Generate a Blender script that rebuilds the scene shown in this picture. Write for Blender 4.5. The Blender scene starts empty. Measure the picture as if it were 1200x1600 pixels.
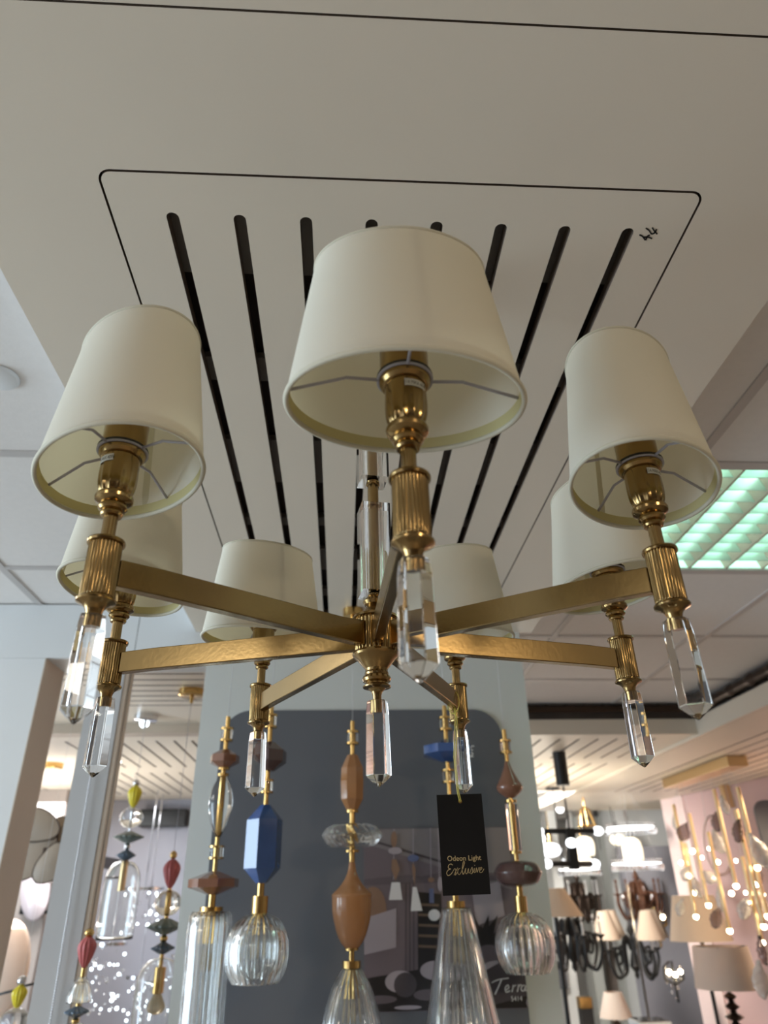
import bpy, bmesh, math, random
from mathutils import Vector, Matrix
random.seed(7)
PI = math.pi
sc = bpy.context.scene
COL = sc.collection

# ------------------------------------------------------------------ camera
R_ = Vector((0.9983779, -0.0541901, -0.0174629))
U_ = Vector((-0.0110057, -0.4846236, 0.8746535))
W_ = Vector((0.0558605, 0.8730426, 0.4844339))
CAM = Vector((-0.033956, -0.709107, 1.70))
FPX = 1091.05
cd = bpy.data.cameras.new('camera')
cam = bpy.data.objects.new('camera', cd)
COL.objects.link(cam)
m = Matrix(((R_.x, U_.x, -W_.x, CAM.x), (R_.y, U_.y, -W_.y, CAM.y), (R_.z, U_.z, -W_.z, CAM.z), (0, 0, 0, 1)))
cam.matrix_world = m
cd.sensor_fit = 'VERTICAL'
cd.sensor_height = 36
cd.sensor_width = 27
cd.lens = FPX * 36 / 1600
cd.clip_start = 0.02
cd.dof.use_dof = True
cd.dof.focus_distance = 0.78
cd.dof.aperture_fstop = 5.6
sc.camera = cam

# ------------------------------------------------------------------ world, lights, exposure
wd = bpy.data.worlds.new('world')
sc.world = wd
wd.use_nodes = True
bg = wd.node_tree.nodes['Background']
bg.inputs[0].default_value = (0.86, 0.90, 1.0, 1)
bg.inputs[1].default_value = 1.0
sc.view_settings.view_transform = 'Standard'
sc.view_settings.look = 'None'
sc.view_settings.exposure = 0.25
sc.view_settings.gamma = 1
sc.view_settings.use_curve_mapping = False
sc.cycles.use_denoising = True
sc.cycles.max_bounces = 14
sc.cycles.transmission_bounces = 14
sc.cycles.transparent_max_bounces = 12
sc.cycles.diffuse_bounces = 4
sc.cycles.glossy_bounces = 6
sc.cycles.sample_clamp_indirect = 6
sc.cycles.blur_glossy = 0.5

def area(name, loc, size, power, color, rot=(0, 0, 0), sizey=None):
    l = bpy.data.lights.new(name, 'AREA')
    l.energy = power
    l.color = color
    l.size = size
    if sizey:
        l.shape = 'RECTANGLE'
        l.size_y = sizey
    o = bpy.data.objects.new(name, l)
    COL.objects.link(o)
    o.location = loc
    o.rotation_euler = rot
    return o
WARM = (1.0, 0.80, 0.56)
# shop-front daylight, ceiling luminaires and booth lights, as area lights without fittings
area('daylight_from_shop_front', (-4.9, 0.2, 1.5), 5.0, 330, (0.68, 0.86, 1.0), (0, -PI / 2, 0), 2.6)
area('luminaire_behind', (1.6, -2.6, 2.53), 0.6, 56, WARM)
area('luminaire_right', (2.6, -0.9, 2.53), 0.6, 52, WARM)
area('luminaire_left', (-1.6, -2.4, 2.53), 0.6, 20, (1, .93, .82))
area('luminaire_left_far', (-2.3, 0.9, 2.53), 0.6, 12, (1, .95, .88))
area('booth_right_lamp', (2.9, 3.4, 2.2), 0.5, 26, WARM)
area('booth_mid_lamp', (1.2, 4.2, 1.9), 0.6, 9, (1, .88, .72), (PI, 0, 0))
area('booth_mid_fill', (1.2, 5.03, 2.47), 0.5, 105, (1, .93, .84), (1.15, 0, -.25))  # added fill to brighten the far aisle walls, no lamp behind it
area('booth_left_lamp', (-1.7, 3.6, 1.6), 0.6, 16, (1, .92, .82), (PI, 0, 0))
area('booth_left_down', (-1.8, 4.0, 2.3), 0.8, 26, (.92, .95, 1.0))

# ------------------------------------------------------------------ node materials
def mat(name, col=(.8, .8, .8), rough=.5, metal=0, trans=0, ior=1.45, emit=None, es=0, noise=0, nscale=20, bump=0, bscale=200, coat=0, stretch=None, spec=.5):
    m = bpy.data.materials.new(name)
    m.use_nodes = True
    nt = m.node_tree
    b = nt.nodes['Principled BSDF']
    b.inputs['Base Color'].default_value = (*col, 1)
    b.inputs['Roughness'].default_value = rough
    b.inputs['Metallic'].default_value = metal
    b.inputs['Transmission Weight'].default_value = trans
    b.inputs['IOR'].default_value = ior
    b.inputs['Coat Weight'].default_value = coat
    b.inputs['Specular IOR Level'].default_value = spec
    if emit:
        b.inputs['Emission Color'].default_value = (*emit, 1)
        b.inputs['Emission Strength'].default_value = es
    tc = mp = None
    if noise or bump:
        tc = nt.nodes.new('ShaderNodeTexCoord')
        mp = nt.nodes.new('ShaderNodeMapping')
        nt.links.new(tc.outputs['Object'], mp.inputs[0])
        if stretch:
            mp.inputs['Scale'].default_value = stretch
    if noise:
        n = nt.nodes.new('ShaderNodeTexNoise')
        n.inputs['Scale'].default_value = nscale
        n.inputs['Detail'].default_value = 6
        nt.links.new(mp.outputs[0], n.inputs['Vector'])
        mx = nt.nodes.new('ShaderNodeMix')
        mx.data_type = 'RGBA'
        mx.inputs['A'].default_value = (*[c * (1 - noise) for c in col], 1)
        mx.inputs['B'].default_value = (*[min(1, c * (1 + noise)) for c in col], 1)
        nt.links.new(n.outputs['Fac'], mx.inputs['Factor'])
        nt.links.new(mx.outputs['Result'], b.inputs['Base Color'])
    if bump:
        n2 = nt.nodes.new('ShaderNodeTexNoise')
        n2.inputs['Scale'].default_value = bscale
        nt.links.new(mp.outputs[0], n2.inputs['Vector'])
        bp = nt.nodes.new('ShaderNodeBump')
        bp.inputs['Strength'].default_value = bump
        bp.inputs['Distance'].default_value = .001
        nt.links.new(n2.outputs['Fac'], bp.inputs['Height'])
        nt.links.new(bp.outputs[0], b.inputs['Normal'])
    return m

def shade_mat(name, col, tcol, tw=.35):
    m = bpy.data.materials.new(name)
    m.use_nodes = True
    nt = m.node_tree
    nt.nodes.clear()
    out = nt.nodes.new('ShaderNodeOutputMaterial')
    d = nt.nodes.new('ShaderNodeBsdfDiffuse')
    t = nt.nodes.new('ShaderNodeBsdfTranslucent')
    mx = nt.nodes.new('ShaderNodeMixShader')
    mx.inputs[0].default_value = tw
    d.inputs[0].default_value = (*col, 1)
    t.inputs[0].default_value = (*tcol, 1)
    tc = nt.nodes.new('ShaderNodeTexCoord')
    w = nt.nodes.new('ShaderNodeTexNoise')
    mp = nt.nodes.new('ShaderNodeMapping')
    mp.inputs['Scale'].default_value = (1, 1, 4)
    nt.links.new(tc.outputs['Object'], mp.inputs[0])
    nt.links.new(mp.outputs[0], w.inputs['Vector'])
    w.inputs['Scale'].default_value = 700
    bp = nt.nodes.new('ShaderNodeBump')
    bp.inputs['Strength'].default_value = .12
    bp.inputs['Distance'].default_value = .0005
    nt.links.new(w.outputs['Fac'], bp.inputs['Height'])
    nt.links.new(bp.outputs[0], d.inputs['Normal'])
    nt.links.new(d.outputs[0], mx.inputs[1])
    nt.links.new(t.outputs[0], mx.inputs[2])
    nt.links.new(mx.outputs[0], out.inputs[0])
    return m

M = {}
M['board'] = mat('board_laminate', (.79, .715, .60), .42, noise=.035, nscale=3.5, bump=.05, bscale=500)
M['board_dark'] = mat('board_edge_darkened', (.17, .13, .10), .5, noise=.2, nscale=30)  # brown cut edges, darkened to paint shade into groove and slots
M['void'] = mat('void_shade', (.09, .07, .06), .6, noise=.5, nscale=6)  # dark colour painted in place of shade in gaps and above boards
M['batten'] = mat('ceiling_batten', (.42, .40, .38), .6)
M['tile'] = mat('ceiling_tile', (.82, .79, .76), .85, noise=.04, nscale=60, bump=.3, bscale=150)
M['tbar'] = mat('tile_rail', (.55, .52, .50), .5)
M['post'] = mat('grey_post_paint', (.50, .50, .50), .5)
M['dark_wall'] = mat('dark_reflected_wall', (.12, .09, .07), .5, noise=.3, nscale=3)  # unseen wall made dark so the brass has something dark to reflect
M['white'] = mat('white_paint', (.78, .80, .80), .45, noise=.02, nscale=5)
M['sage'] = mat('pale_wall_paint', (.66, .69, .67), .55, noise=.02, nscale=4)
M['beige'] = mat('beige_trim', (.52, .43, .34), .45)
M['grey'] = mat('slate_grey_paint', (.125, .133, .15), .6, noise=.04, nscale=5)
M['pink'] = mat('dusty_pink_paint', (.55, .38, .37), .6, noise=.04, nscale=3)
M['lilac'] = mat('lilac_grey_paint', (.36, .36, .41), .6, noise=.04, nscale=3)
M['taupe'] = mat('taupe_paint', (.36, .31, .28), .6, noise=.05, nscale=3)
M['floor'] = mat('floor_tile', (.25, .22, .19), .3, noise=.06, nscale=4)
M['brass'] = mat('satin_brass', (.33, .22, .092), .18, 1)
M['brass_arm'] = mat('brushed_brass', (.31, .212, .09), .22, 1, noise=.08, nscale=30, bump=.06, bscale=250)
M['gold'] = mat('polished_gold', (.66, .43, .16), .2, 1)
M['lgold'] = mat('pale_gold', (.74, .55, .30), .35, .9)
M['chrome'] = mat('chrome_metal', (.7, .7, .72), .15, 1)
M['black'] = mat('black_metal', (.015, .015, .015), .4)
M['wire'] = mat('white_wire', (.42, .41, .46), .4)
M['wirelite'] = mat('clear_cord', (.6, .6, .6), .4)
M['crystal'] = mat('cut_crystal', (1, 1, 1), 0, trans=1, ior=1.5)
M['glass'] = mat('clear_ribbed_glass', (.97, .98, .97), .02, trans=1, ior=1.5)
M['leafglass'] = mat('milky_leaf_glass', (.90, .87, .83), .12, trans=.55, ior=1.45)
M['smoke'] = mat('smoked_glass', (.35, .28, .27), .05, trans=.85, ior=1.45)
M['tan'] = mat('tan_ceramic', (.40, .19, .08), .14, coat=.4, noise=.12, nscale=25)
M['brown'] = mat('brown_ceramic', (.25, .115, .07), .12, coat=.6, noise=.15, nscale=25)
M['dbrown'] = mat('dark_brown_ceramic', (.085, .045, .04), .12, coat=.6, noise=.2, nscale=25)
M['blue'] = mat('cobalt_ceramic', (.045, .10, .27), .15, coat=.6, noise=.2, nscale=25)
M['slate'] = mat('slate_blue_bead', (.07, .11, .16), .25, noise=.2, nscale=30)
M['yellow'] = mat('yellow_glass_bead', (.75, .62, .04), .15, noise=.1, nscale=30)
M['red'] = mat('rose_red_bead', (.52, .13, .13), .2, noise=.15, nscale=30)
M['moss'] = mat('grey_green_bead', (.13, .17, .15), .3, noise=.2, nscale=30)
M['bulbf'] = mat('filament_bulb', (.85, .72, .5), .15, trans=.6)
M['glow'] = mat('glowing_bulb', (1, .9, .75), .4, emit=(1, .80, .52), es=22)
M['glowcool'] = mat('glowing_glint_and_spot', (1, 1, 1), .4, emit=(.80, .93, 1), es=5)
M['opal'] = mat('lit_opal_glass', (1, .95, .85), .3, emit=(1, .86, .62), es=1.5)
M['opalw'] = mat('lit_white_glass', (1, 1, 1), .3, emit=(.93, .97, 1), es=2.6)
M['mint'] = mat('lit_mint_reflector', (.55, .8, .7), .4, emit=(.58, .92, .76), es=.80)
M['tube'] = mat('lit_fluorescent_tube', (1, 1, 1), .4, emit=(.80, 1, .90), es=3.0)
M['louvre'] = mat('louvre_metal', (.62, .78, .72), .35, .3)
M['shade'] = shade_mat('cream_shade_cloth', (.89, .87, .785), (.94, .88, .71), .40)
M['trim'] = mat('shade_rolled_edge', (.62, .59, .47), .7)
M['seam'] = shade_mat('shade_seam_cloth', (.74, .70, .54), (.6, .55, .38), .25)
M['hem'] = shade_mat('shade_inner_hem', (.72, .66, .36), (.6, .5, .22), .25)
M['linen'] = shade_mat('linen_shade_cloth', (.66, .55, .44), (.7, .55, .42), .35)
M['linenw'] = shade_mat('pale_shade_cloth', (.75, .66, .58), (.8, .65, .55), .35)
M['card'] = mat('black_card', (.009, .009, .010), .7, spec=.2)
M['goldink'] = mat('gold_foil', (.62, .52, .30), .35, .6)
M['ink'] = mat('black_marker', (.02, .02, .02), .6)
M['paper'] = mat('white_sticker', (.80, .79, .74), .5)
M['cord'] = mat('yellow_green_string', (.62, .56, .12), .5)
M['whiteink'] = mat('white_print', (.85, .85, .85), .5)
M['leather'] = mat('taupe_petal_leather', (.33, .27, .21), .5, noise=.1, nscale=10)
M['dbronze'] = mat('dark_bronze', (.06, .04, .03), .35, .7)
M['amber'] = mat('amber_brown_glass', (.22, .10, .06), .1, trans=.35)
M['mirror'] = mat('pinkish_mirror', (.62, .56, .60), .2, .3)
M['vent'] = mat('white_plastic', (.75, .76, .76), .45)

# ------------------------------------------------------------------ helpers
def at(px, py, Y):
    """the point at depth Y seen in the direction of a photograph pixel"""
    d = W_ + R_ * ((px - 600) / FPX) - U_ * ((py - 800) / FPX)
    return CAM + d * ((Y - CAM.y) / d.y)
def atz(px, py, Z):
    d = W_ + R_ * ((px - 600) / FPX) - U_ * ((py - 800) / FPX)
    return CAM + d * ((Z - CAM.z) / d.z)
def zof(X, Y, py):
    """height on the vertical line (X, Y) whose image row is py"""
    lo, hi = -2.0, 4.0
    for _ in range(40):
        c = (lo + hi) / 2
        d = Vector((X, Y, c)) - CAM
        v = 800 - FPX * d.dot(U_) / d.dot(W_)
        if v > py: lo = c
        else: hi = c
    return (lo + hi) / 2
def mpp(X, Y, Z):
    return (Vector((X, Y, Z)) - CAM).dot(W_) / FPX

def bm_obj(name, bm, m, parent=None, smooth=None, loc=None, extra=None):
    me = bpy.data.meshes.new(name)
    bmesh.ops.recalc_face_normals(bm, faces=bm.faces[:])
    bm.to_mesh(me)
    bm.free()
    if isinstance(m, (list, tuple)):
        for k in m: me.materials.append(M[k])
    else:
        me.materials.append(M[m])
    if smooth:
        me.polygons.foreach_set('use_smooth', [True] * len(me.polygons))
        if smooth is not True:
            me.set_sharp_from_angle(angle=smooth)
    o = bpy.data.objects.new(name, me)
    COL.objects.link(o)
    if parent: o.parent = parent
    if loc: o.location = loc
    return o

def tag(o, label, cat, group=None):
    o['label'] = label
    o['category'] = cat
    if group: o['group'] = group
    return o
def empty(name, loc, label=None, cat=None, group=None, rz=0):
    o = bpy.data.objects.new(name, None)
    o.empty_display_size = .05
    COL.objects.link(o)
    o.location = loc
    o.rotation_euler = (0, 0, rz)
    if label: tag(o, label, cat, group)
    return o
def struct(o):
    o['kind'] = 'structure'
    return o

def box(bm, x0, x1, y0, y1, z0, z1, mi=0):
    v = [bm.verts.new(c) for c in ((x0, y0, z0), (x1, y0, z0), (x1, y1, z0), (x0, y1, z0), (x0, y0, z1), (x1, y0, z1), (x1, y1, z1), (x0, y1, z1))]
    for q in ((0, 3, 2, 1), (4, 5, 6, 7), (0, 1, 5, 4), (1, 2, 6, 5), (2, 3, 7, 6), (3, 0, 4, 7)):
        f = bm.faces.new([v[i] for i in q])
        f.material_index = mi
    return v
def bevel(bm, w, seg=2):
    bmesh.ops.bevel(bm, geom=bm.edges[:], offset=w, segments=seg, affect='EDGES', profile=.5)
def tube(bm, pts, r, n=10, cap=True, closed=False, mi=0):
    """round tube through points; r is a number or one per point"""
    pts = [Vector(p) for p in pts]
    rs = r if isinstance(r, (list, tuple)) else [r] * len(pts)
    rings = []
    N = len(pts)
    prev = None
    for i, p in enumerate(pts):
        if closed: d = (pts[(i + 1) % N] - pts[i - 1]).normalized()
        else: d = (pts[min(i + 1, N - 1)] - pts[max(i - 1, 0)]).normalized()
        if prev is None:
            a = Vector((0, 0, 1)) if abs(d.z) < .9 else Vector((1, 0, 0))
            s = d.cross(a).normalized()
        else:
            s = (prev - d * prev.dot(d)).normalized()
        prev = s
        t = d.cross(s)
        rings.append([bm.verts.new(p + (s * math.cos(2 * PI * k / n) + t * math.sin(2 * PI * k / n)) * rs[i]) for k in range(n)])
    R = range(N if closed else N - 1)
    for i in R:
        a, b = rings[i], rings[(i + 1) % N]
        for k in range(n):
            f = bm.faces.new((a[k], a[(k + 1) % n], b[(k + 1) % n], b[k]))
            f.material_index = mi
    if cap and not closed:
        bm.faces.new(rings[0][::-1]).material_index = mi
        bm.faces.new(rings[-1]).material_index = mi
def lathe(bm, prof, n=40, flute=0, fd=0, fz=None, ell=1.0, c=(0, 0), rot=0, closed=False, twist=0, mi=0):
    """turn a profile of (radius, z); flute = number of ribs, fd = their relative depth, fz = z range they cover"""
    rings = []
    z0, z1 = prof[0][1], prof[-1][1]
    for r, z in prof:
        if r < 1e-6 and not closed:
            rings.append([bm.verts.new((c[0], c[1], z))])
            continue
        ring = []
        for k in range(n):
            a = 2 * PI * k / n + rot
            rr = r
            if flute and (fz is None or fz[0] <= z <= fz[1]):
                rr = r * (1 - fd * (.5 - .5 * math.cos(flute * (a + twist * (z - z0)))))
            ring.append(bm.verts.new((c[0] + rr * math.cos(a), c[1] + rr * ell * math.sin(a), z)))
        rings.append(ring)
    L = len(rings)
    for i in range(L if closed else L - 1):
        a, b = rings[i], rings[(i + 1) % L]
        if len(a) == 1 and len(b) == 1: continue
        for k in range(n):
            k2 = (k + 1) % n
            if len(a) == 1: f = bm.faces.new((a[0], b[k2], b[k]))
            elif len(b) == 1: f = bm.faces.new((a[k], a[k2], b[0]))
            else: f = bm.faces.new((a[k], a[k2], b[k2], b[k]))
            f.material_index = mi
    if not closed:
        for ring in (rings[0], rings[-1]):
            if len(ring) > 2:
                bm.faces.new(ring).material_index = mi
def smoothprof(pts, k=6):
    """Catmull-Rom through profile points"""
    out = []
    n = len(pts)
    for i in range(n - 1):
        p0, p1, p2, p3 = pts[max(i - 1, 0)], pts[i], pts[i + 1], pts[min(i + 2, n - 1)]
        for j in range(k):
            t = j / k
            out.append(tuple(.5 * ((2 * p1[d]) + (-p0[d] + p2[d]) * t + (2 * p0[d] - 5 * p1[d] + 4 * p2[d] - p3[d]) * t * t + (-p0[d] + 3 * p1[d] - 3 * p2[d] + p3[d]) * t ** 3) for d in range(len(p1))))
    out.append(pts[-1])
    return out
def ball(bm, c, r, n=16, m_=8, sz=1.0, mi=0):
    prof = [(r * math.sin(PI * i / m_), c[2] - r * sz * math.cos(PI * i / m_)) for i in range(m_ + 1)]
    prof[0] = (0, prof[0][1]); prof[-1] = (0, prof[-1][1])
    lathe(bm, prof, n, c=(c[0], c[1]), mi=mi)
def text_geo(s, size, align='CENTER', shear=0, space=1):
    cu = bpy.data.curves.new('lettering', 'FONT')
    cu.body = s
    cu.size = size
    cu.align_x = align
    cu.shear = shear
    cu.space_character = space
    cu.resolution_u = 3
    o = bpy.data.objects.new('lettering', cu)
    COL.objects.link(o)
    bpy.context.view_layer.update()
    me = o.to_mesh()
    vs = [v.co.copy() for v in me.vertices]
    fs = [tuple(p.vertices) for p in me.polygons]
    o.to_mesh_clear()
    bpy.data.objects.remove(o)
    bpy.data.curves.remove(cu)
    return vs, fs
def add_text(bm, s, size, f, mi=0, **kw):
    vs, fs = text_geo(s, size, **kw)
    vv = [bm.verts.new(f(v.x, v.y)) for v in vs]
    for q in fs:
        try: bm.faces.new([vv[i] for i in q]).material_index = mi
        except ValueError: pass
def stroke(bm, pts, w, f, mi=0, k=5):
    """a flat pen line of width w through 2D points, placed by f(x, y)"""
    P = smoothprof([tuple(p) for p in pts], k) if len(pts) > 2 else pts
    prev = None
    for i, p in enumerate(P):
        a = P[max(i - 1, 0)]; b = P[min(i + 1, len(P) - 1)]
        dx, dy = b[0] - a[0], b[1] - a[1]
        L = math.hypot(dx, dy) or 1
        nx, ny = -dy / L * w / 2, dx / L * w / 2
        cur = (bm.verts.new(f(p[0] + nx, p[1] + ny)), bm.verts.new(f(p[0] - nx, p[1] - ny)))
        if prev:
            bm.faces.new((prev[0], prev[1], cur[1], cur[0])).material_index = mi
        prev = cur
def copy_tree(o, parent=None):
    c = o.copy()
    COL.objects.link(c)
    if parent: c.parent = parent
    for ch in list(o.children): copy_tree(ch, c)
    return c

# ================================================================== SETTING
ZB = 2.45      # underside of the hanging board over the chandelier
ZG = 2.545     # tile ceiling
YW = 1.44      # face of the display wall
TH = .018
# floor and outer walls
b = bmesh.new(); box(b, -7, 7, -6, 12, -.05, 0); struct(bm_obj('floor', b, 'floor'))
b = bmesh.new(); box(b, 6, 6.1, -6, 12, 0, 3); struct(bm_obj('wall_right', b, 'beige'))
b = bmesh.new(); box(b, -7, 6, 11.9, 12, 0, 3); struct(bm_obj('wall_back', b, 'white'))
b = bmesh.new(); box(b, -5.1, -5, 3, 11.9, 0, 3); struct(bm_obj('wall_left', b, 'white'))
b = bmesh.new(); box(b, -5, 6, -6.1, -6, 0, 3); struct(bm_obj('wall_front', b, 'dark_wall'))
# tile ceiling with rails (the fluorescent fitting takes one bay)
XL = [-5.0 + .0] ; 
XT = [-1.007 + .5845 * k for k in range(-7, 13)]
YT = [.572 + .59 * k for k in range(-10, 19)]
LX0, LX1, LY0, LY1 = XT[7] + 3 * .5845 + .012 if 0 else .758, 1.342, .572, 1.162
b = bmesh.new()
box(b, -5.1, LX0, -6, 12, ZG, ZG + .02)
box(b, LX1, 6, -6, 12, ZG, ZG + .02)
box(b, LX0, LX1, -6, LY0, ZG, ZG + .02)
box(b, LX0, LX1, LY1, 12, ZG, ZG + .02)
struct(bm_obj('ceiling', b, 'tile'))
b = bmesh.new()
for x in XT: box(b, x - .011, x + .011, -6, 12, ZG - .004, ZG + .001)
for y in YT: box(b, -5.1, 6, y - .011, y + .011, ZG - .0035, ZG + .001)
struct(bm_obj('trim_1', b, 'tbar'))

# hanging board with routed outline and eight slots, built as a real cut sheet
PX0, PX1, PY0, PY1 = -.328, .402, -.173, 1.335
SLX = [-.253 + .083 * k for k in range(8)]
SL0, SL1, SW = -.118, 1.285, .0115
def rounded(x0, x1, y0, y1, r, n=6):
    out = []
    for cx, cy, a0 in ((x1 - r, y1 - r, 0), (x0 + r, y1 - r, PI / 2), (x0 + r, y0 + r, PI), (x1 - r, y0 + r, 1.5 * PI)):
        for k in range(n + 1):
            a = a0 + PI / 2 * k / n
            out.append((cx + r * math.cos(a), cy + r * math.sin(a)))
    return out
def cut_sheet(name, outer, holes, z0, z1, m, parent=None, side=None):
    """a sheet with through holes: curve outline filled, then extruded into a mesh"""
    cu = bpy.data.curves.new(name, 'CURVE')
    cu.dimensions = '2D'
    cu.fill_mode = 'BOTH'
    cu.extrude = (z1 - z0) / 2
    for loop in [outer] + holes:
        sp = cu.splines.new('POLY')
        sp.points.add(len(loop) - 1)
        for i, (x, y) in enumerate(loop): sp.points[i].co = (x, y, 0, 1)
        sp.use_cyclic_u = True
    t = bpy.data.objects.new('t', cu)
    COL.objects.link(t)
    bpy.context.view_layer.update()
    me = bpy.data.meshes.new_from_object(t)
    bpy.data.objects.remove(t)
    bpy.data.curves.remove(cu)
    for v in me.vertices: v.co.z += (z0 + z1) / 2
    me.materials.clear()
    me.materials.append(M[m])
    if side:
        me.materials.append(M[side])
        for f in me.polygons:
            if abs(f.normal.z) < .5: f.material_index = 1
    o = bpy.data.objects.new(name, me)
    COL.objects.link(o)
    if parent: o.parent = parent
    return o
def slot_holes(xs, y0, y1, w, along='y'):
    hs = []
    for x in xs:
        h = rounded(x - w / 2, x + w / 2, y0, y1, w / 2 * .98, 5)
        if along == 'x': h = [(q, p) for p, q in h]
        hs.append(h)
    return hs
BX0, BX1 = -.500, .575
gr = .0015
o = cut_sheet('ceiling_board', [(BX0, -.348), (BX1, -.348), (BX1, YW), (BX0, YW)], [rounded(PX0 - gr, PX1 + gr, PY0 - gr, PY1 + gr, .017)], ZB, ZB + TH, 'board', None, 'board_dark')
struct(o)
b = bmesh.new(); box(b, BX0, BX1, -2.6, -.3502, ZB, ZB + TH); struct(bm_obj('ceiling_board', b, 'board'))
pan = cut_sheet('ceiling_panel', rounded(PX0 + gr, PX1 - gr, PY0 + gr, PY1 - gr, .014), slot_holes(SLX, SL0, SL1, SW * 1.35), ZB, ZB + TH, 'board', None, 'board_dark')
tag(pan, 'off-white ceiling panel with eight long slots above the brass chandelier', 'ceiling panel')
b = bmesh.new()
# dark backing sheet standing in for shade above the slots
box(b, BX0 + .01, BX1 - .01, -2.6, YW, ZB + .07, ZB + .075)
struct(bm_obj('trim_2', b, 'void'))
b = bmesh.new()
for y0, y1 in ((-.16, .02), (.20, .26), (.44, .60), (.76, .80), (.93, 1.06), (1.2, 1.25)):
    box(b, BX0 + .02, BX1 - .02, y0, y1, ZB + TH + .03, ZB + .06)
struct(bm_obj('trim_15', b, 'batten'))
# board's side battens up to the tile ceiling
b = bmesh.new()
for x in (BX0 + .0005, BX1 - .0155):
    box(b, x, x + .015, -2.6, YW, ZB + TH, ZG)
struct(bm_obj('trim_3', b, 'white'))
# handwritten 44 on the panel
def on_panel(px, py): 
    return lambda x, y: atz(px + x, py - y, ZB - .0004)
b = bmesh.new()
F = on_panel(0, 0)
def s4(pts): stroke(b, pts, 2.6, lambda x, y: atz(x, y, ZB - .0004))
s4([(999, 367), (1004, 369.5), (1008.5, 375.5)]); s4([(1008.5, 375.5), (1012, 369), (1015.5, 367.5)]); s4([(1005, 371), (1012, 370.5), (1019, 373)])
s4([(1009, 356.5), (1014, 360), (1018, 366)]); s4([(1018, 366), (1023, 363.5), (1026, 358)]); s4([(1019, 355.5), (1022.5, 361), (1027, 366)])
wr = bm_obj('handwritten_number', b, 'ink', pan)

# round recessed fitting in the tile ceiling, far left
c0 = atz(-2, 588, ZG)
b = bmesh.new()
lathe(b, [(.0, ZG - .009), (.026, ZG - .0085), (.033, ZG - .006), (.036, ZG - .001)], 40, c=(c0.x, c0.y))
t = bm_obj('ceiling_detector', b, 'vent', smooth=.6)
tag(t, 'round white ceiling fitting in the tiles at the left edge', 'ceiling fitting')

# fluorescent louvre fitting
lum = empty('fluorescent_ceiling_light', ((LX0 + LX1) / 2, (LY0 + LY1) / 2, ZG), 'square mint-lit fluorescent louvre light in the tile ceiling at right', 'ceiling light')
lum.rotation_euler = (0, 0, 0)
hx, hy = (LX1 - LX0) / 2, (LY1 - LY0) / 2
b = bmesh.new()
box(b, -hx, hx, -hy, hy, .075, .08)
for s in (-1, 1):
    box(b, s * hx - .003 * (s > 0), s * hx + .003 * (s < 0), -hy, hy, 0, .075)
    box(b, -hx, hx, s * hy - .003 * (s > 0), s * hy + .003 * (s < 0), 0, .075)
bm_obj('housing', b, 'mint', lum)
b = bmesh.new()
for s in (-1, 1):
    box(b, s * (hx - .010) - .010, s * (hx - .010) + .010, -hy, hy, -.003, .004)
    box(b, -hx, hx, s * (hy - .010) - .010, s * (hy - .010) + .010, -.003, .004)
bm_obj('frame', b, 'tbar', lum)
for k in range(4):
    x = -hx + .02 + (2 * hx - .04) * (k + .5) / 4
    b = bmesh.new(); tube(b, [(x, -hy + .03, .055), (x, hy - .03, .055)], .013, 12)
    bm_obj('tube_lamp', b, 'tube', lum, smooth=True)
for k in range(1, 5):
    x = -hx + .01 + (2 * hx - .02) * k / 5
    b = bmesh.new()
    # V-shaped parabolic blade
    vs = [b.verts.new(q) for q in ((x - .003, -hy + .02, .001), (x + .003, -hy + .02, .001), (x + .017, -hy + .02, .042), (x - .017, -hy + .02, .042))]
    ws = [b.verts.new((v.co.x, hy - .02, v.co.z)) for v in vs]
    for i in range(4): b.faces.new((vs[i], vs[(i + 1) % 4], ws[(i + 1) % 4], ws[i]))
    b.faces.new(vs); b.faces.new(ws)
    bm_obj('louvre_blade', b, 'beige', lum)
b = bmesh.new()
for k in range(1, 10):
    y = -hy + .01 + (2 * hy - .02) * k / 10
    box(b, -hx + .02, hx - .02, y - .0015, y + .0015, .006, .040)
bm_obj('cross_louvre', b, 'louvre', lum)

# display wall with the portal beams on the left
WX0, WX1 = -.458, .535
b = bmesh.new(); box(b, WX0, WX1, YW, YW + .10, 0, ZG); struct(bm_obj('wall_display', b, 'sage'))
# slate arch-cornered panel
b = bmesh.new()
A0, A1, AT = at(352, 1150, YW).x - .012, at(785, 1160, YW).x, at(560, 1110, YW).z
n = 10
rr = .085
pts = [(A1, .25), (A1, AT - rr)] + [(A1 - rr + rr * math.cos(PI / 2 * k / n), AT - rr + rr * math.sin(PI / 2 * k / n)) for k in range(1, n + 1)] + [(A0 + rr - rr * math.sin(PI / 2 * k / n), AT - rr + rr * math.cos(PI / 2 * k / n)) for k in range(0, n + 1)] + [(A0, .25)]
fv = [b.verts.new((x, YW - .006, z)) for x, z in pts]
bv = [b.verts.new((x, YW + .001, z)) for x, z in pts]
b.faces.new(fv); b.faces.new(bv[::-1])
for i in range(len(pts)): b.faces.new((fv[i], fv[(i + 1) % len(pts)], bv[(i + 1) % len(pts)], bv[i]))
t = bm_obj('wall_panel', b, 'grey')
tag(t, 'large slate grey round-cornered panel on the display wall behind the pendants', 'wall panel')
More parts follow.
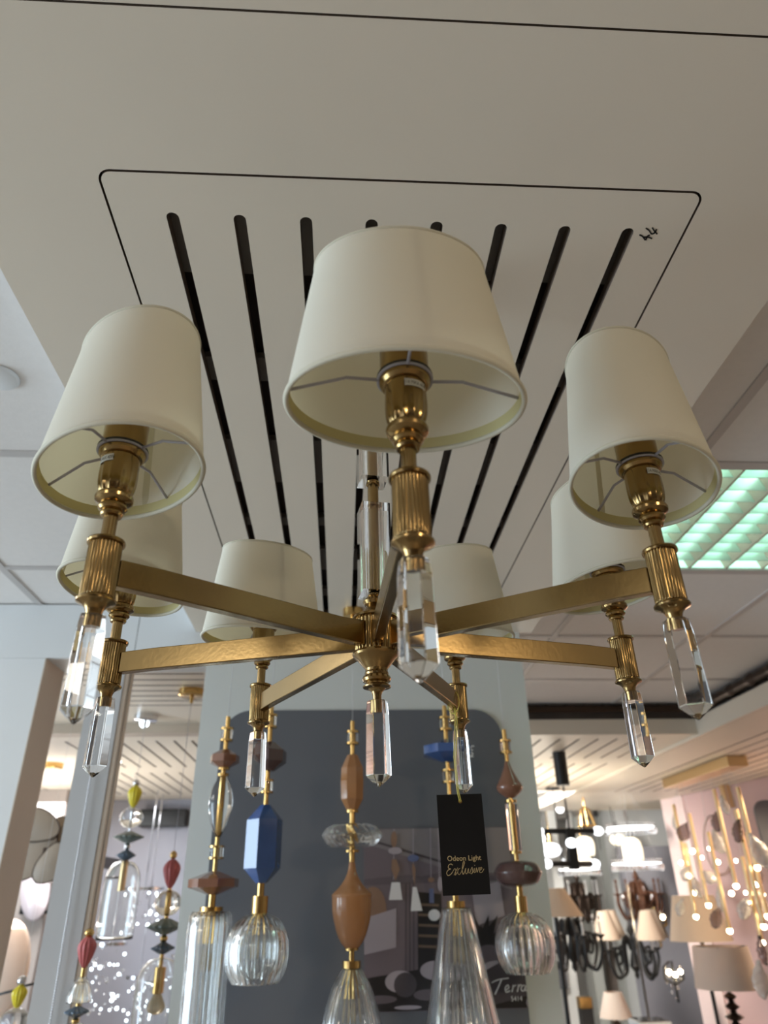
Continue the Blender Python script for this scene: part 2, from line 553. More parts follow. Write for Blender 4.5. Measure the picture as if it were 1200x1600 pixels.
# left beam, first column with beige return, slim second post
b = bmesh.new(); box(b, -5.0, WX0 - .0005, YW, YW + .16, 2.366, ZG - .005); struct(bm_obj('trim_4', b, 'white'))
C1X = -.945
b = bmesh.new(); box(b, -1.6, C1X - .004, YW + .002, YW + .15, 0, 2.3655); struct(bm_obj('trim_5', b, 'white'))
b = bmesh.new(); box(b, C1X - .0035, C1X, YW, YW + .16, 0, 2.3655); struct(bm_obj('trim_6', b, 'beige'))
P2A, P2B = -.800, -.702
b = bmesh.new(); box(b, P2A, P2B, YW + .002, YW + .06, 0, 2.3655); struct(bm_obj('trim_7', b, 'post'))
b = bmesh.new(); box(b, P2B + .0005, P2B + .012, YW + .004, YW + .06, 0, 2.3655); struct(bm_obj('trim_8', b, 'beige'))
# beaded chain hanging down the slim post
b = bmesh.new()
z = at(150, 1165, YW - .01).z
x0c = at(146, 1200, YW - .01).x
i = 0
while z > .9:
    ball(b, (x0c + .006 * math.sin(z * 2), YW - .006, z), .0027, 6, 4)
    z -= .0056
t = bm_obj('bead_chain', b, 'chrome', smooth=True)
tag(t, 'thin white bead chain hanging down the slim white post', 'bead chain')

# --- other booths: boards with slots, fascias
def slot_board(x0, x1, y0, y1, z, groups):
    holes = []
    for (xs, a, bb, w, al) in groups: holes += slot_holes(xs, a, bb, w, al)
    struct(cut_sheet('ceiling_board', [(x0, y0), (x1, y0), (x1, y1), (x0, y1)], holes, z, z + TH, 'board', None, 'board_dark'))
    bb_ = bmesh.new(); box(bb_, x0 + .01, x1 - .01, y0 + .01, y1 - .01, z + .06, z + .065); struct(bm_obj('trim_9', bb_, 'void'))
def fascia(n, x0, x1, y0, y1, z0, z1, m='white'):
    bb_ = bmesh.new(); box(bb_, x0, x1, y0, y1, z0, z1); struct(bm_obj('trim_%d' % n, bb_, m))
# left bay: slots across, then a beam, then slots running away
slot_board(-2.4, -.30, 1.605, 2.52, 2.40, [([1.66 + .075 * k for k in range(8)], -1.05, -.52, .012, 'x'), ([1.66 + .075 * k for k in range(8)], -1.9, -1.25, .012, 'x')])
fascia(10, -2.4, -.30, 2.521, 2.60, 2.36, ZG - .005, 'beige')
slot_board(-3.6, .2, 2.605, 5.0, 2.38, [([-2.3 + .085 * k for k in range(8)], 2.80, 3.55, .012, 'y'), ([-1.35 + .085 * k for k in range(8)], 2.80, 3.55, .012, 'y'), ([-2.6 + .085 * k for k in range(8)], 3.75, 4.7, .012, 'y'), ([-1.6 + .085 * k for k in range(8)], 3.75, 4.7, .012, 'y')])
# right bay
slot_board(.62, 1.745, 2.835, 5.0, 2.40, [([.78 + .1 * k for k in range(9)], 2.93, 3.5, .013, 'y'), ([.78 + .1 * k for k in range(9)], 3.68, 4.7, .013, 'y')])
fascia(11, .62, 1.745, 2.80, 2.834, 2.395, 2.470, 'board')
fascia(12, 1.746, 1.77, -1.5, 6.2, 2.385, 2.470, 'board')
slot_board(1.771, 4.6, -1.5, 6.2, 2.385, [([2.05 + .1 * k for k in range(9)], 2.6, 4.9, .013, 'y')])
# pipes above those fascias; the cross run stands in for ceiling shadow
b = bmesh.new()
pts = [(.60 + .012 * k, 2.78, 2.518) for k in range(96)]
tube(b, pts, [.020 + .003 * (k % 8 == 0) for k in range(96)], 10)
tube(b, [(1.742, 2.76 - .02 * k, 2.508) for k in range(60)], [.022 + .006 * (k % 9 < 2) for k in range(60)], 10)
t = bm_obj('pipe_and_shade', b, 'dbronze', smooth=True)
tag(t, 'dark jointed pipe run above the right fascia, partly shaped as ceiling shadow', 'pipe')
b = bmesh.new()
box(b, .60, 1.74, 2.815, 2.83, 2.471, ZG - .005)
struct(bm_obj('trim_13', b, 'void'))  # dark strip painted as the shadow gap over the fascia

# poster on the slate panel ------------------------------------------------
PXa, PXb = at(568, 1294, YW).x, at(790, 1294, YW).x + .012
PZt, PZb = at(690, 1294, YW).z, at(700, 1578, YW).z
pw, ph = PXb - PXa, PZt - PZb
b = bmesh.new()
YP = YW - .010
box(b, PXa, PXb, YP, YW - .0065, PZb, PZt, 0)
lay = [0]
def PF(u, v):   # u,v in 0..1 from top left
    return (PXa + u * pw, YP - .0003 - lay[0] * .00012, PZt - v * ph)
def poly(pts, mi):
    lay[0] += 1
    f = b.faces.new([b.verts.new(PF(*p)) for p in pts]); f.material_index = mi
    lay[0] = lay[0]
def uv(px, py): return ((px - 568 - (py - 1294) * .03) / (790 - 568 + 18), (py - 1294) / 284.0)
def ppoly(pts, mi): poly([tuple(min(.999, max(.001, c)) for c in uv(*p)) for p in pts], mi)
def pell(cx, cy, rx, ry, mi, n=20, a0=0, a1=2 * PI): ppoly([(cx + rx * math.cos(a0 + (a1 - a0) * k / n), cy + ry * math.sin(a0 + (a1 - a0) * k / n)) for k in range(n + (a1 - a0 < 6))], mi)
# materials: 0 purple wall,1 ceiling,2 dark,3 light,4 tan,5 black,6 mid,7 white print,8 blue,9 warm
ppoly([(568, 1295), (805, 1295), (805, 1400), (568, 1318)], 1)
ppoly([(590, 1315), (700, 1352), (700, 1356), (590, 1319)], 2)
ppoly([(568, 1378), (640, 1372), (660, 1375), (700, 1368), (790, 1372), (790, 1384), (568, 1388)], 6)
pell(585, 1430, 22, 40, 4)
ppoly([(568, 1440), (622, 1425), (622, 1485), (568, 1495)], 3)
ppoly([(655, 1400), (692, 1404), (692, 1530), (655, 1530)], 5)
for k in range(5): ppoly([(656, 1418 + 16 * k), (688, 1420 + 16 * k), (688, 1424 + 16 * k), (656, 1422 + 16 * k)], 9)
for xx in (636, 642, 648): ppoly([(xx, 1385), (xx + 1.5, 1385), (xx + 1.5, 1530), (xx, 1530)], 2)
ppoly([(740, 1395), (785, 1385), (790, 1440), (745, 1455)], 3)
ppoly([(568, 1530), (700, 1512), (815, 1520), (835, 1577), (568, 1577)], 5)
pell(628, 1535, 22, 16, 3); pell(636, 1540, 17, 18, 2); pell(600, 1560, 24, 6, 6); pell(668, 1555, 20, 8, 6)
pell(680, 1520, 22, 14, 3); pell(690, 1516, 9, 7, 6); pell(640, 1572, 20, 3, 3)
for k in range(11):
    a = -PI * (.08 + .84 * k / 10)
    L = 46 + 14 * math.sin(k * 2.3)
    cx, cy = 752, 1490
    ex, ey = cx + L * math.cos(a), cy + L * 1.1 * math.sin(a)
    nx, ny = -math.sin(a) * 6, math.cos(a) * 6
    ppoly([(cx, cy), ((cx + ex) / 2 + nx, (cy + ey) / 2 + ny), (ex, ey), ((cx + ex) / 2 - nx, (cy + ey) / 2 - ny)], 5)
pell(762, 1500, 20, 16, 6); pell(775, 1516, 22, 8, 3); pell(830, 1570, 16, 12, 3)
ppoly([(740, 1530), (800, 1500), (830, 1520), (825, 1560), (745, 1577)], 2)
for (x, t_, kind) in ((617, 1294, 0), (648, 1310, 1), (676, 1300, 2), (689, 1345, 3)):
    ppoly([(x - .6, 1294), (x + .6, 1294), (x + .6, 1380), (x - .6, 1380)], 3)
pell(617, 1313, 5, 14, 4); pell(619, 1332, 11, 6, 3); ppoly([(614, 1346), (621, 1346), (627, 1362), (620, 1382), (613, 1362)], 4)
ppoly([(614, 1384), (627, 1384), (631, 1412), (610, 1412)], 7)
pell(648, 1345, 9, 6, 8); ppoly([(647, 1352), (652, 1362), (650, 1392), (646, 1362)], 4); ppoly([(647, 1392), (653, 1392), (662, 1430), (644, 1430)], 7)
pell(676, 1381, 5, 4, 4); ppoly([(673, 1395), (680, 1395), (680, 1418), (673, 1418)], 8); pell(680, 1437, 9, 9, 7)
pell(690, 1388, 4, 12, 3)
lay[0] += 1
def PS(x, y): return PF(*uv(x, y))
def ps(pts, w=1.6): stroke(b, pts, w, PS, 7, 6)
# script word Terra
ps([(764, 1540), (774, 1536), (790, 1534)], 1.6); ps([(779, 1536), (774, 1546), (768, 1557)], 2)
ps([(783, 1552), (789, 1548), (788, 1544), (784, 1548), (785, 1554), (791, 1552)], 1.8)
ps([(796, 1544), (795, 1549), (793.5, 1554)], 1.7); ps([(795, 1549), (797.5, 1545.5), (800.5, 1544.5)], 1.5); ps([(804, 1543.5), (803, 1549), (801.5, 1554)], 1.7); ps([(803, 1549), (805.5, 1545), (808.5, 1544)], 1.5)
ps([(814, 1545.5), (809.5, 1545.5), (807.5, 1551), (811, 1553), (815, 1545.5), (813.5, 1552.5), (817, 1551.5)], 1.6)
lay[0] += 1
oa = uv(800, 1567)
add_text(b, '5414', .015, lambda x, y: (PXa + oa[0] * pw + x, PF(0, 0)[1], PZt - oa[1] * ph + y), mi=7)
for k, (nm, c) in enumerate((('p0', (.165, .135, .155)), ('p1', (.22, .20, .21)), ('p2', (.07, .06, .07)), ('p3', (.38, .34, .38)), ('p4', (.26, .16, .11)), ('p5', (.018, .016, .018)), ('p6', (.12, .10, .115)), ('p7', (.72, .72, .74)), ('p8', (.12, .15, .28)), ('p9', (.16, .11, .08)))):
    M[nm] = mat('print_' + nm, c, .35)
t = bm_obj('poster', b, ['p%d' % k for k in range(10)])
tag(t, 'printed interior photograph poster showing hanging lamps on the slate panel', 'poster')
# small handwritten mark on the slate panel
b = bmesh.new()
def wf(x, y): return at(x, y, YW - .0066)
stroke(b, [(741, 1166), (737, 1166), (735, 1171), (739, 1172)], 1.6, wf); stroke(b, [(735, 1175), (739, 1178), (735, 1182), (740, 1182)], 1.6, wf)
t = bm_obj('chalk_mark', b, 'whiteink')
tag(t, 'small white handwritten mark on the slate panel beside a crystal drop', 'handwriting')

# ================================================================== BRASS CHANDELIER
Z0 = 1.9587
ch = empty('chandelier', (0, 0, Z0), 'large brass seven-arm chandelier with cream oval shades and crystal drops', 'chandelier')
ch.rotation_euler = (.0110, -.0081, 0)
def ribbed(name, parent, r, z0, z1, n=30, m='brass'):
    b = bmesh.new()
    lathe(b, [(r * .96, z0), (r, z0 + .001), (r, z1 - .001), (r * .96, z1)], n * 6, flute=n, fd=.085, fz=(z0 + .0005, z1 - .0005))
    return bm_obj(name, b, m, parent, smooth=True)
def turned(name, parent, prof, m='brass', n=48, smooth=.42, **kw):
    b = bmesh.new(); lathe(b, prof, n, **kw)
    return bm_obj(name, b, m, parent, smooth=smooth)
def crystal_drop(parent, ztop, zsh, ztip, r, rot=.3):
    b = bmesh.new()
    lathe(b, [(r * .86, ztop), (r * .90, ztop - .0015), (r, ztop - .012), (r * 1.08, zsh), (r * .38, ztip + .0035), (0, ztip)], 6, rot=rot)
    o = bm_obj('crystal_drop', b, 'crystal', parent)
    md = o.modifiers.new('edge', 'BEVEL'); md.width = .0006; md.segments = 2; md.limit_method = 'ANGLE'
    return o
# hub
turned('finial_top', ch, [(.0065, .0305), (.0080, .030), (.0085, .0285), (.0075, .0275), (.0115, .0255), (.0135, .0225), (.0115, .0190), (.009, .018), (.0100, .0150), (.0165, .0075), (.0215, .0055), (.0245, .0050), (.0248, .0025), (.0222, .0015)])
ribbed('hub_barrel', ch, .0222, -.0335, .0018)
turned('hub_cup', ch, [(.0220, -.0332), (.0243, -.0338), (.0250, -.0360), (.0240, -.0380), (.0190, -.0420), (.0150, -.0470), (.0118, -.0510), (.0115, -.0535), (.0124, -.0555), (.0120, -.0575), (.0140, -.0590), (.0150, -.0615), (.0140, -.0640), (.0115, -.0655), (.0118, -.0670), (.0145, -.0690), (.0142, -.0702), (.0090, -.0715), (.0058, -.0745), (.0045, -.0780), (.0042, -.0960)])
crystal_drop(ch, -.0835, -.1551, -.1661, .0118, .1)
# stem with square crystal blocks
def crystal_block(z0, z1, r, rot):
    b = bmesh.new()
    R2 = r * 1.2
    lathe(b, [(R2, z0), (R2, z1)], 4, rot=rot)
    # bore for the rod
    ri = .0066
    lathe(b, [(ri, z0 - .0001), (ri, z1 + .0001)], 24)
    o = bm_obj('crystal_block', b, 'crystal', ch)
    return o
def block2(z0, z1, r, rot):
    sq = [(r * 1.2 * math.cos(rot + PI / 2 * k), r * 1.2 * math.sin(rot + PI / 2 * k)) for k in range(4)]
    ho = [(.0074 * math.cos(2 * PI * k / 28), .0074 * math.sin(2 * PI * k / 28)) for k in range(28)]
    o = cut_sheet('crystal_block', sq, [ho], z0, z1, 'crystal', ch)
    return o
block2(.0312, .1385, .0190, .95)
block2(.1735, .2810, .0190, .95)
block2(.3160, .4000, .0190, .95)
b = bmesh.new()
lathe(b, [(.0058, .028), (.0058, .486)], 24)
bm_obj('rod', b, 'brass', ch, smooth=.7)
for z0, z1 in ((.1385, .1735), (.2810, .3160)):
    turned('stem_collar', ch, [(.0080, z0), (.0082, z0 + .0015), (.0064, z0 + .003), (.0064, z1 - .005), (.0078, z1 - .004), (.0080, z1 - .0025), (.0068, z1 - .0018), (.0078, z1 - .0002)])
turned('ceiling_cup', ch, [(.008, .402), (.012, .406), (.012, .45), (.05, .462), (.055, .480), (.055, .4905)])

ANG = {'F': -87.938, 'RF': -36.884, 'RB': 12.461, 'BR': 64.709, 'BL': 119.704, 'LB': 167.674, 'LF': 220.736}
RR = .2975
SA, SB, SZ0 = .0885, .0625, .0635
TA, TB, SZ1 = .0700, .0470, .1975
def ellp(a, bb, z, n=96, off=0):
    return [((bb + off) * math.cos(2 * PI * k / n), (a + off) * math.sin(2 * PI * k / n), z) for k in range(n)]
def arm_master():
    e = bpy.data.objects.new('arm', None); COL.objects.link(e)   # local +x points outwards
    D = -RR
    # arm bar: from the hub barrel to the socket column, slightly waisted
    b = bmesh.new()
    xs = [D + .0205, D + .05, -.05, -.0125]
    hts = [(-.0300, -.0035), (-.0305, -.0065), (-.0345, -.0110), (-.0360, -.0130)]
    prev = None
    for x, (za, zb) in zip(xs, hts):
        cur = [b.verts.new((x, s * .0052, z)) for s, z in ((-1, za), (1, za), (1, zb), (-1, zb))]
        if prev:
            for i in range(4): b.faces.new((prev[i], prev[(i + 1) % 4], cur[(i + 1) % 4], cur[i]))
        else: b.faces.new(cur)
        prev = cur
    b.faces.new(prev)
    bevel(b, .0009, 2)
    bm_obj('arm_bar', b, 'brass_arm', e)
    ribbed('socket_column', e, .0130, -.0475, -.0015)
    turned('column_rim', e, [(.0128, -.0022), (.0146, -.0020), (.0150, -.0005), (.0146, .0010), (.0128, .0015), (.0052, .0018)])
    turned('lower_collar', e, [(.0118, -.0470), (.0118, -.0482), (.0142, -.0486), (.0149, -.0498), (.0147, -.0512), (.0130, -.0522), (.0100, -.0535), (.0078, -.0555), (.0066, -.0580), (.0060, -.0608), (.0050, -.0625), (.0046, -.0720)])
    crystal_drop(e, -.0622, -.1325, -.1436, .0118, .2)
    turned('candle_stem', e, [(.0056, .0005), (.0056, .0240)], n=60, flute=20, fd=.05)
    turned('bead_stack', e, [(.0056, .0232), (.0082, .0236), (.0090, .0252), (.0086, .0270), (.0076, .0280), (.0100, .0288), (.0116, .0308), (.0112, .0330), (.0098, .0345), (.0120, .0352), (.0152, .0378), (.0156, .0402), (.0148, .0425), (.0122, .0440)])
    # tulip cup with hollow facets at its foot
    b = bmesh.new()
    prof = [(.0118, .0436), (.0132, .0450), (.0148, .0500), (.0156, .0560), (.0158, .0640), (.0156, .0730), (.0154, .0790)]
    prof = smoothprof(prof, 4)
    n = 96
    rings = []
    for r, z in prof:
        w = max(0, min(1, (.078 - z) / .026))
        rings.append([b.verts.new(((r * (1 - .09 * w * abs(math.cos(6 * a)))) * math.cos(a), (r * (1 - .09 * w * abs(math.cos(6 * a)))) * math.sin(a), z)) for a in [2 * PI * k / n for k in range(n)]])
    for i in range(len(rings) - 1):
        for k in range(n): b.faces.new((rings[i][k], rings[i][(k + 1) % n], rings[i + 1][(k + 1) % n], rings[i + 1][k]))
    b.faces.new(rings[0]); b.faces.new(rings[-1])
    bm_obj('tulip_cup', b, 'brass', e, smooth=True)
    turned('cup_lip', e, [(.0150, .0788), (.0172, .0796), (.0192, .0822), (.0196, .0842), (.0190, .0856), (.0160, .0858)])
    turned('candle_sleeve', e, [(.0150, .0885), (.0182, .0887), (.0184, .0900), (.0184, .1150), (.0176, .1165), (.0, .1166)], smooth=.6)
    turned('black_washer', e, [(.0150, .0859), (.0212, .0868), (.0212, .0888), (.0150, .0885)], m='black')
    # shade: thin oval cloth shell
    b = bmesh.new()
    n = 96
    rows = []
    K = 10
    for off in (0, -.0009):
        for i in range(K + 1):
            t_ = i / K if off == 0 else 1 - i / K
            rows.append([b.verts.new(p) for p in ellp(SA + (TA - SA) * t_, SB + (TB - SB) * t_, SZ0 + (SZ1 - SZ0) * t_, n, off)])
    for i in range(len(rows)):
        A, B2 = rows[i], rows[(i + 1) % len(rows)]
        for k in range(n): b.faces.new((A[k], A[(k + 1) % n], B2[(k + 1) % n], B2[k]))
    bm_obj('lamp_shade', b, 'shade', e, smooth=.9)
    b = bmesh.new(); tube(b, ellp(SA - .0004, SB - .0004, SZ0), .0021, 10, closed=True)
    bm_obj('bottom_edging', b, 'trim', e, smooth=True)
    b = bmesh.new(); n = 96
    lo = [b.verts.new(p) for p in ellp(SA, SB, SZ0 + .0018, n, -.0016)]; hi = [b.verts.new(p) for p in ellp(SA - .0011, SB - .0011, SZ0 + .0105, n, -.0014)]
    for q in range(n): b.faces.new((lo[q], lo[(q + 1) % n], hi[(q + 1) % n], hi[q]))
    bm_obj('inner_hem', b, 'hem', e, smooth=True)
    b = bmesh.new(); tube(b, ellp(TA - .0004, TB - .0004, SZ1), .0015, 10, closed=True)
    bm_obj('top_edging', b, 'trim', e, smooth=True)
    return e
def seam(e, a0):
    b = bmesh.new()
    prev = None
    for i in range(9):
        t_ = i / 8
        a = a0 + i * 0
        cur = []
        for da in (-.05, .05):
            rx, ry = SB + (TB - SB) * t_ - .0012, SA + (TA - SA) * t_ - .0012
            cur.append(b.verts.new((rx * math.cos(a + da), ry * math.sin(a + da), SZ0 + .003 + (SZ1 - SZ0 - .006) * t_)))
        if prev: b.faces.new((prev[0], prev[1], cur[1], cur[0]))
        prev = cur
    bm_obj('shade_seam', b, 'seam', e, smooth=True)
def carrier(e, dirs):
    b = bmesh.new()
    zr = .0858
    lathe(b, [(.0186, zr - .0004), (.0214, zr - .0006), (.0214, zr + .0006), (.0186, zr + .0008)], 48, closed=True)
    for a in dirs:
        c, s = math.cos(a), math.sin(a)
        zc = .0735
        t_ = (zc - SZ0) / (SZ1 - SZ0)
        rx, ry = SB + (TB - SB) * t_, SA + (TA - SA) * t_
        L = 1 / math.sqrt((c / rx) ** 2 + (s / ry) ** 2) - .0012
        kx = .021 + (L - .021) * .36
        tube(b, [(c * .0205, s * .0205, zr), (c * kx, s * kx, zr + .001), (c * (kx + .002), s * (kx + .002), zr + .0002), (c * L, s * L, zc)], .00125, 8)
    bm_obj('shade_carrier', b, 'wire', e, smooth=True)
def sticker(e, a0):
    b = bmesh.new()
    r0 = .0161
    zc = .0722
    w, h = .0175, .0062
    n = 14
    for off, mi in ((0, 0),):
        prev = None
        for i in range(n + 1):
            a = a0 + (i / n - .5) * w / r0
            cur = (b.verts.new((r0 * math.cos(a), r0 * math.sin(a), zc - h / 2)), b.verts.new((r0 * math.cos(a), r0 * math.sin(a), zc + h / 2)))
            if prev: b.faces.new((prev[0], cur[0], cur[1], prev[1])).material_index = 0
            prev = cur
    def f(x, y):
        a = a0 + x / (r0 + .00015)
        return ((r0 + .00015) * math.cos(a), (r0 + .00015) * math.sin(a), zc + y)
    add_text(b, 'E14 MAX 40W', .0036, lambda x, y: f(x * .86, y * 1.25 - .0016), mi=1)
    o = bm_obj('rating_sticker', b, ['paper', 'ink'], e)
    o['label'] = 'white rating sticker'
master = arm_master()
first = True
ST = {'F': 22, 'RF': -30, 'LF': 14, 'RB': -10, 'BR': 5, 'BL': 20, 'LB': 10}
OFF = {'RF': -.61, 'LF': .42, 'LB': .5, 'RB': -.3}
SM = {'F': 0.1, 'RF': 2.6, 'LF': -2.5, 'LB': .5, 'BL': PI, 'BR': 2.0, 'RB': 1.2}
arms = {}
for k, a in ANG.items():
    if first: e = master; first = False
    else:
        e = bpy.data.objects.new('arm', None); COL.objects.link(e)
        for chd in list(master.children):
            if chd.name.split('.')[0] in ('shade_seam', 'shade_carrier', 'rating_sticker'): continue
            c = chd.copy(); COL.objects.link(c); c.parent = e
    e.empty_display_size = .05
    e.parent = ch
    ar = math.radians(a)
    e.location = (RR * math.cos(ar), RR * math.sin(ar), 0)
    e.rotation_euler = (0, 0, ar)
    arms[k] = e
for k, e in arms.items():
    seam(e, SM[k])
    carrier(e, [OFF.get(k, 0) + q * PI / 2 for q in range(4)])
    sticker(e, math.radians(ST[k]))

# black swing tag tied to the back right arm ----------------------------------
TY = .262
tl = at(682, 1242, TY); tr_ = at(755, 1240, TY); bl = at(693, 1400, TY); br = at(765, 1397, TY)
U = (tr_ - tl).normalized(); V = (bl - tl).normalized(); V = (V - U * V.dot(U)).normalized()
tw, tht = ((tr_ - tl).length + (br - bl).length) / 2, ((bl - tl).length + (br - tr_).length) / 2
N = U.cross(V)          # faces away; front is towards the camera
if N.y > 0: N = -N
tagE = empty('swing_tag', tuple(tl), 'black card swing tag with gold lettering hanging from the back right arm', 'tag')
def TF(x, y, o=0): return U * x + V * y + N * o
b = bmesh.new()
vs = [b.verts.new(TF(x, y, o)) for o in (0, -.0006) for x, y in ((0, 0), (tw, 0), (tw, tht), (0, tht))]
for q in ((0, 1, 2, 3), (7, 6, 5, 4), (0, 4, 5, 1), (1, 5, 6, 2), (2, 6, 7, 3), (3, 7, 4, 0)): b.faces.new([vs[i] for i in q])
bm_obj('card', b, 'card', tagE)
b = bmesh.new()
add_text(b, 'Odeon Light', tw * .142, lambda x, y: TF(tw * .50 + x, tht * .672 - y, .0003))
bm_obj('lettering', b, 'goldink', tagE)
b = bmesh.new()
sx, sy = tw / 73.0, tht / 157.0
def es(pts, w=.9): stroke(b, pts, w * .8, lambda x, y: TF((8 + (x - 8) * .92) * sx, y * sy, .0003), 0, 6)
# tag pixel frame: origin at its top-left corner; the word Exclusive in script
es([(19, 112), (16, 110), (12, 112), (11.5, 116), (15, 117.5), (11, 119), (8, 123), (9.5, 127), (14, 126), (18, 122)], 1.3)
es([(18, 122), (22, 117), (23.5, 121), (22, 127), (26, 123)]); es([(27, 116), (23.5, 121), (20, 127)])
es([(31, 117), (27.5, 119), (26.5, 124), (29, 126.5), (33, 122)])
es([(33, 122), (38, 112), (39, 107.5), (37, 108), (34.5, 118), (35, 126), (38, 123)], 1.2)
es([(38, 123), (40.5, 117), (39.5, 124), (42, 125), (45, 117.5), (44.5, 124), (47, 124)])
es([(47, 124), (51, 116), (51.5, 121), (50, 125.5), (47.5, 125)]); es([(50, 125.5), (53, 122), (55, 117.5), (54, 124), (56.5, 123.5)])
es([(55.6, 113.6), (56, 112.8)], 1.4)
es([(56.5, 123.5), (58.5, 117), (59, 124), (62.5, 117), (64, 118)])
es([(64, 121), (67.5, 118.5), (66.5, 116.5), (64, 119), (63.5, 124), (67, 124), (71, 119)])
o = bm_obj('lettering', b, 'goldink', tagE)
b = bmesh.new()
hole = Vector((tw * .5, 0, 0))
HP = TF(tw * .51, tht * .075, 0)
lathe(b, [(.0013, -.0002), (.0024, -.0002), (.0024, .0006), (.0013, .0006)], 16, closed=True)
for v in b.verts:
    x, y, z = v.co
    v.co = HP + U * x + V * y + N * (z + .0002)
bm_obj('eyelet', b, 'gold', tagE)
arBR = math.radians(ANG['BR'])
armp = Vector((RR * math.cos(arBR), RR * math.sin(arBR), Z0))
knot = at(711, 1104, .250) - tl
b = bmesh.new()
p1, p2 = HP + N * .001, HP + N * .0015
tube(b, [p1 - N * .002, HP + N * .003 + U * .0008, TF(tw * .49, -tht * .03, .002), TF(tw * .48, -tht * .35, .001), knot + Vector((.001, -.004, -.02)), knot], .0007, 6)
tube(b, [p1 - N * .002, HP + N * .003 - U * .0012, TF(tw * .46, -tht * .03, .002), TF(tw * .45, -tht * .4, .0), knot + Vector((-.001, -.005, -.012)), knot], .0006, 6)
# loop around the bar end and a bow
axis = Vector((math.cos(arBR), math.sin(arBR), 0))
side = Vector((-axis.y, axis.x, 0))
cb = Vector((armp.x, armp.y, Z0 - .0240)) - axis * .024 - tl
tube(b, [cb + side * (.0085 * math.cos(t)) + Vector((0, 0, .0165 * math.sin(t))) for t in [2 * PI * k / 20 for k in range(20)]], .0006, 6, closed=True)
tube(b, [knot, knot + Vector((-.006, -.002, .003)), knot + Vector((-.013, -.002, -.004)), knot + Vector((-.005, -.001, -.006)), knot], .0006, 6)
tube(b, [knot, cb + Vector((0, 0, -.016))], .0006, 6)
bm_obj('string', b, 'cord', tagE, smooth=True)

# ================================================================== DISPLAY PENDANTS
PROFS = {
 'cyl': [(1, 0), (1, 1)],
 'disc': [(.22, 0), (1, .32), (1, .68), (.22, 1)],
 'sdisc': [(.22, 0), (1, .46), (1, .54), (.22, 1)],
 'gem': [(.35, 0), (1, .30), (1, .68), (.35, 1)],
 'hex': [(.30, 0), (1, .18), (1, .80), (.30, 1)],
 'bead': [(.50, 0), (.95, .18), (1, .5), (.95, .75), (.45, 1)],
}
SPROF = {
 'ball': [(.01, 0), (.45, .06), (.8, .22), (1, .5), (.8, .78), (.45, .94), (.01, 1)],
 'flat': [(.15, 0), (.75, .1), (1, .45), (1, .6), (.75, .9), (.15, 1)],
 'spindle': [(.2, 0), (.55, .15), (.9, .38), (1, .55), (.8, .8), (.35, 1)],
 'vase': [(.35, 0), (.68, .12), (.95, .36), (1, .56), (.99, .61), (.55, .72), (.25, .85), (.14, 1)],
 'tear': [(.3, 0), (.85, .16), (1, .30), (.75, .48), (.35, .78), (.18, 1)],
 'bud': [(.2, 0), (.55, .18), (.85, .45), (1, .68), (.8, .85), (.35, 1)],
 'globe': [(.72, 0), (.92, .18), (1, .42), (.93, .68), (.66, .9), (.30, 1)],
 'bell': [(1, 0), (.96, .25), (.82, .5), (.6, .78), (.36, .95), (.30, 1)],
 'cone': [(1, 0), (.78, .35), (.55, .72), (.40, .97), (.34, 1)],
 'dome': [(.98, 0), (1, .3), (1, .6), (.93, .82), (.6, .96), (.16, 1)],
 'gcyl': [(1, 0), (1, .5), (1, .99), (.35, 1)],
 'bulb': [(.05, 0), (.7, .1), (1, .35), (.75, .65), (.4, 1)],
}
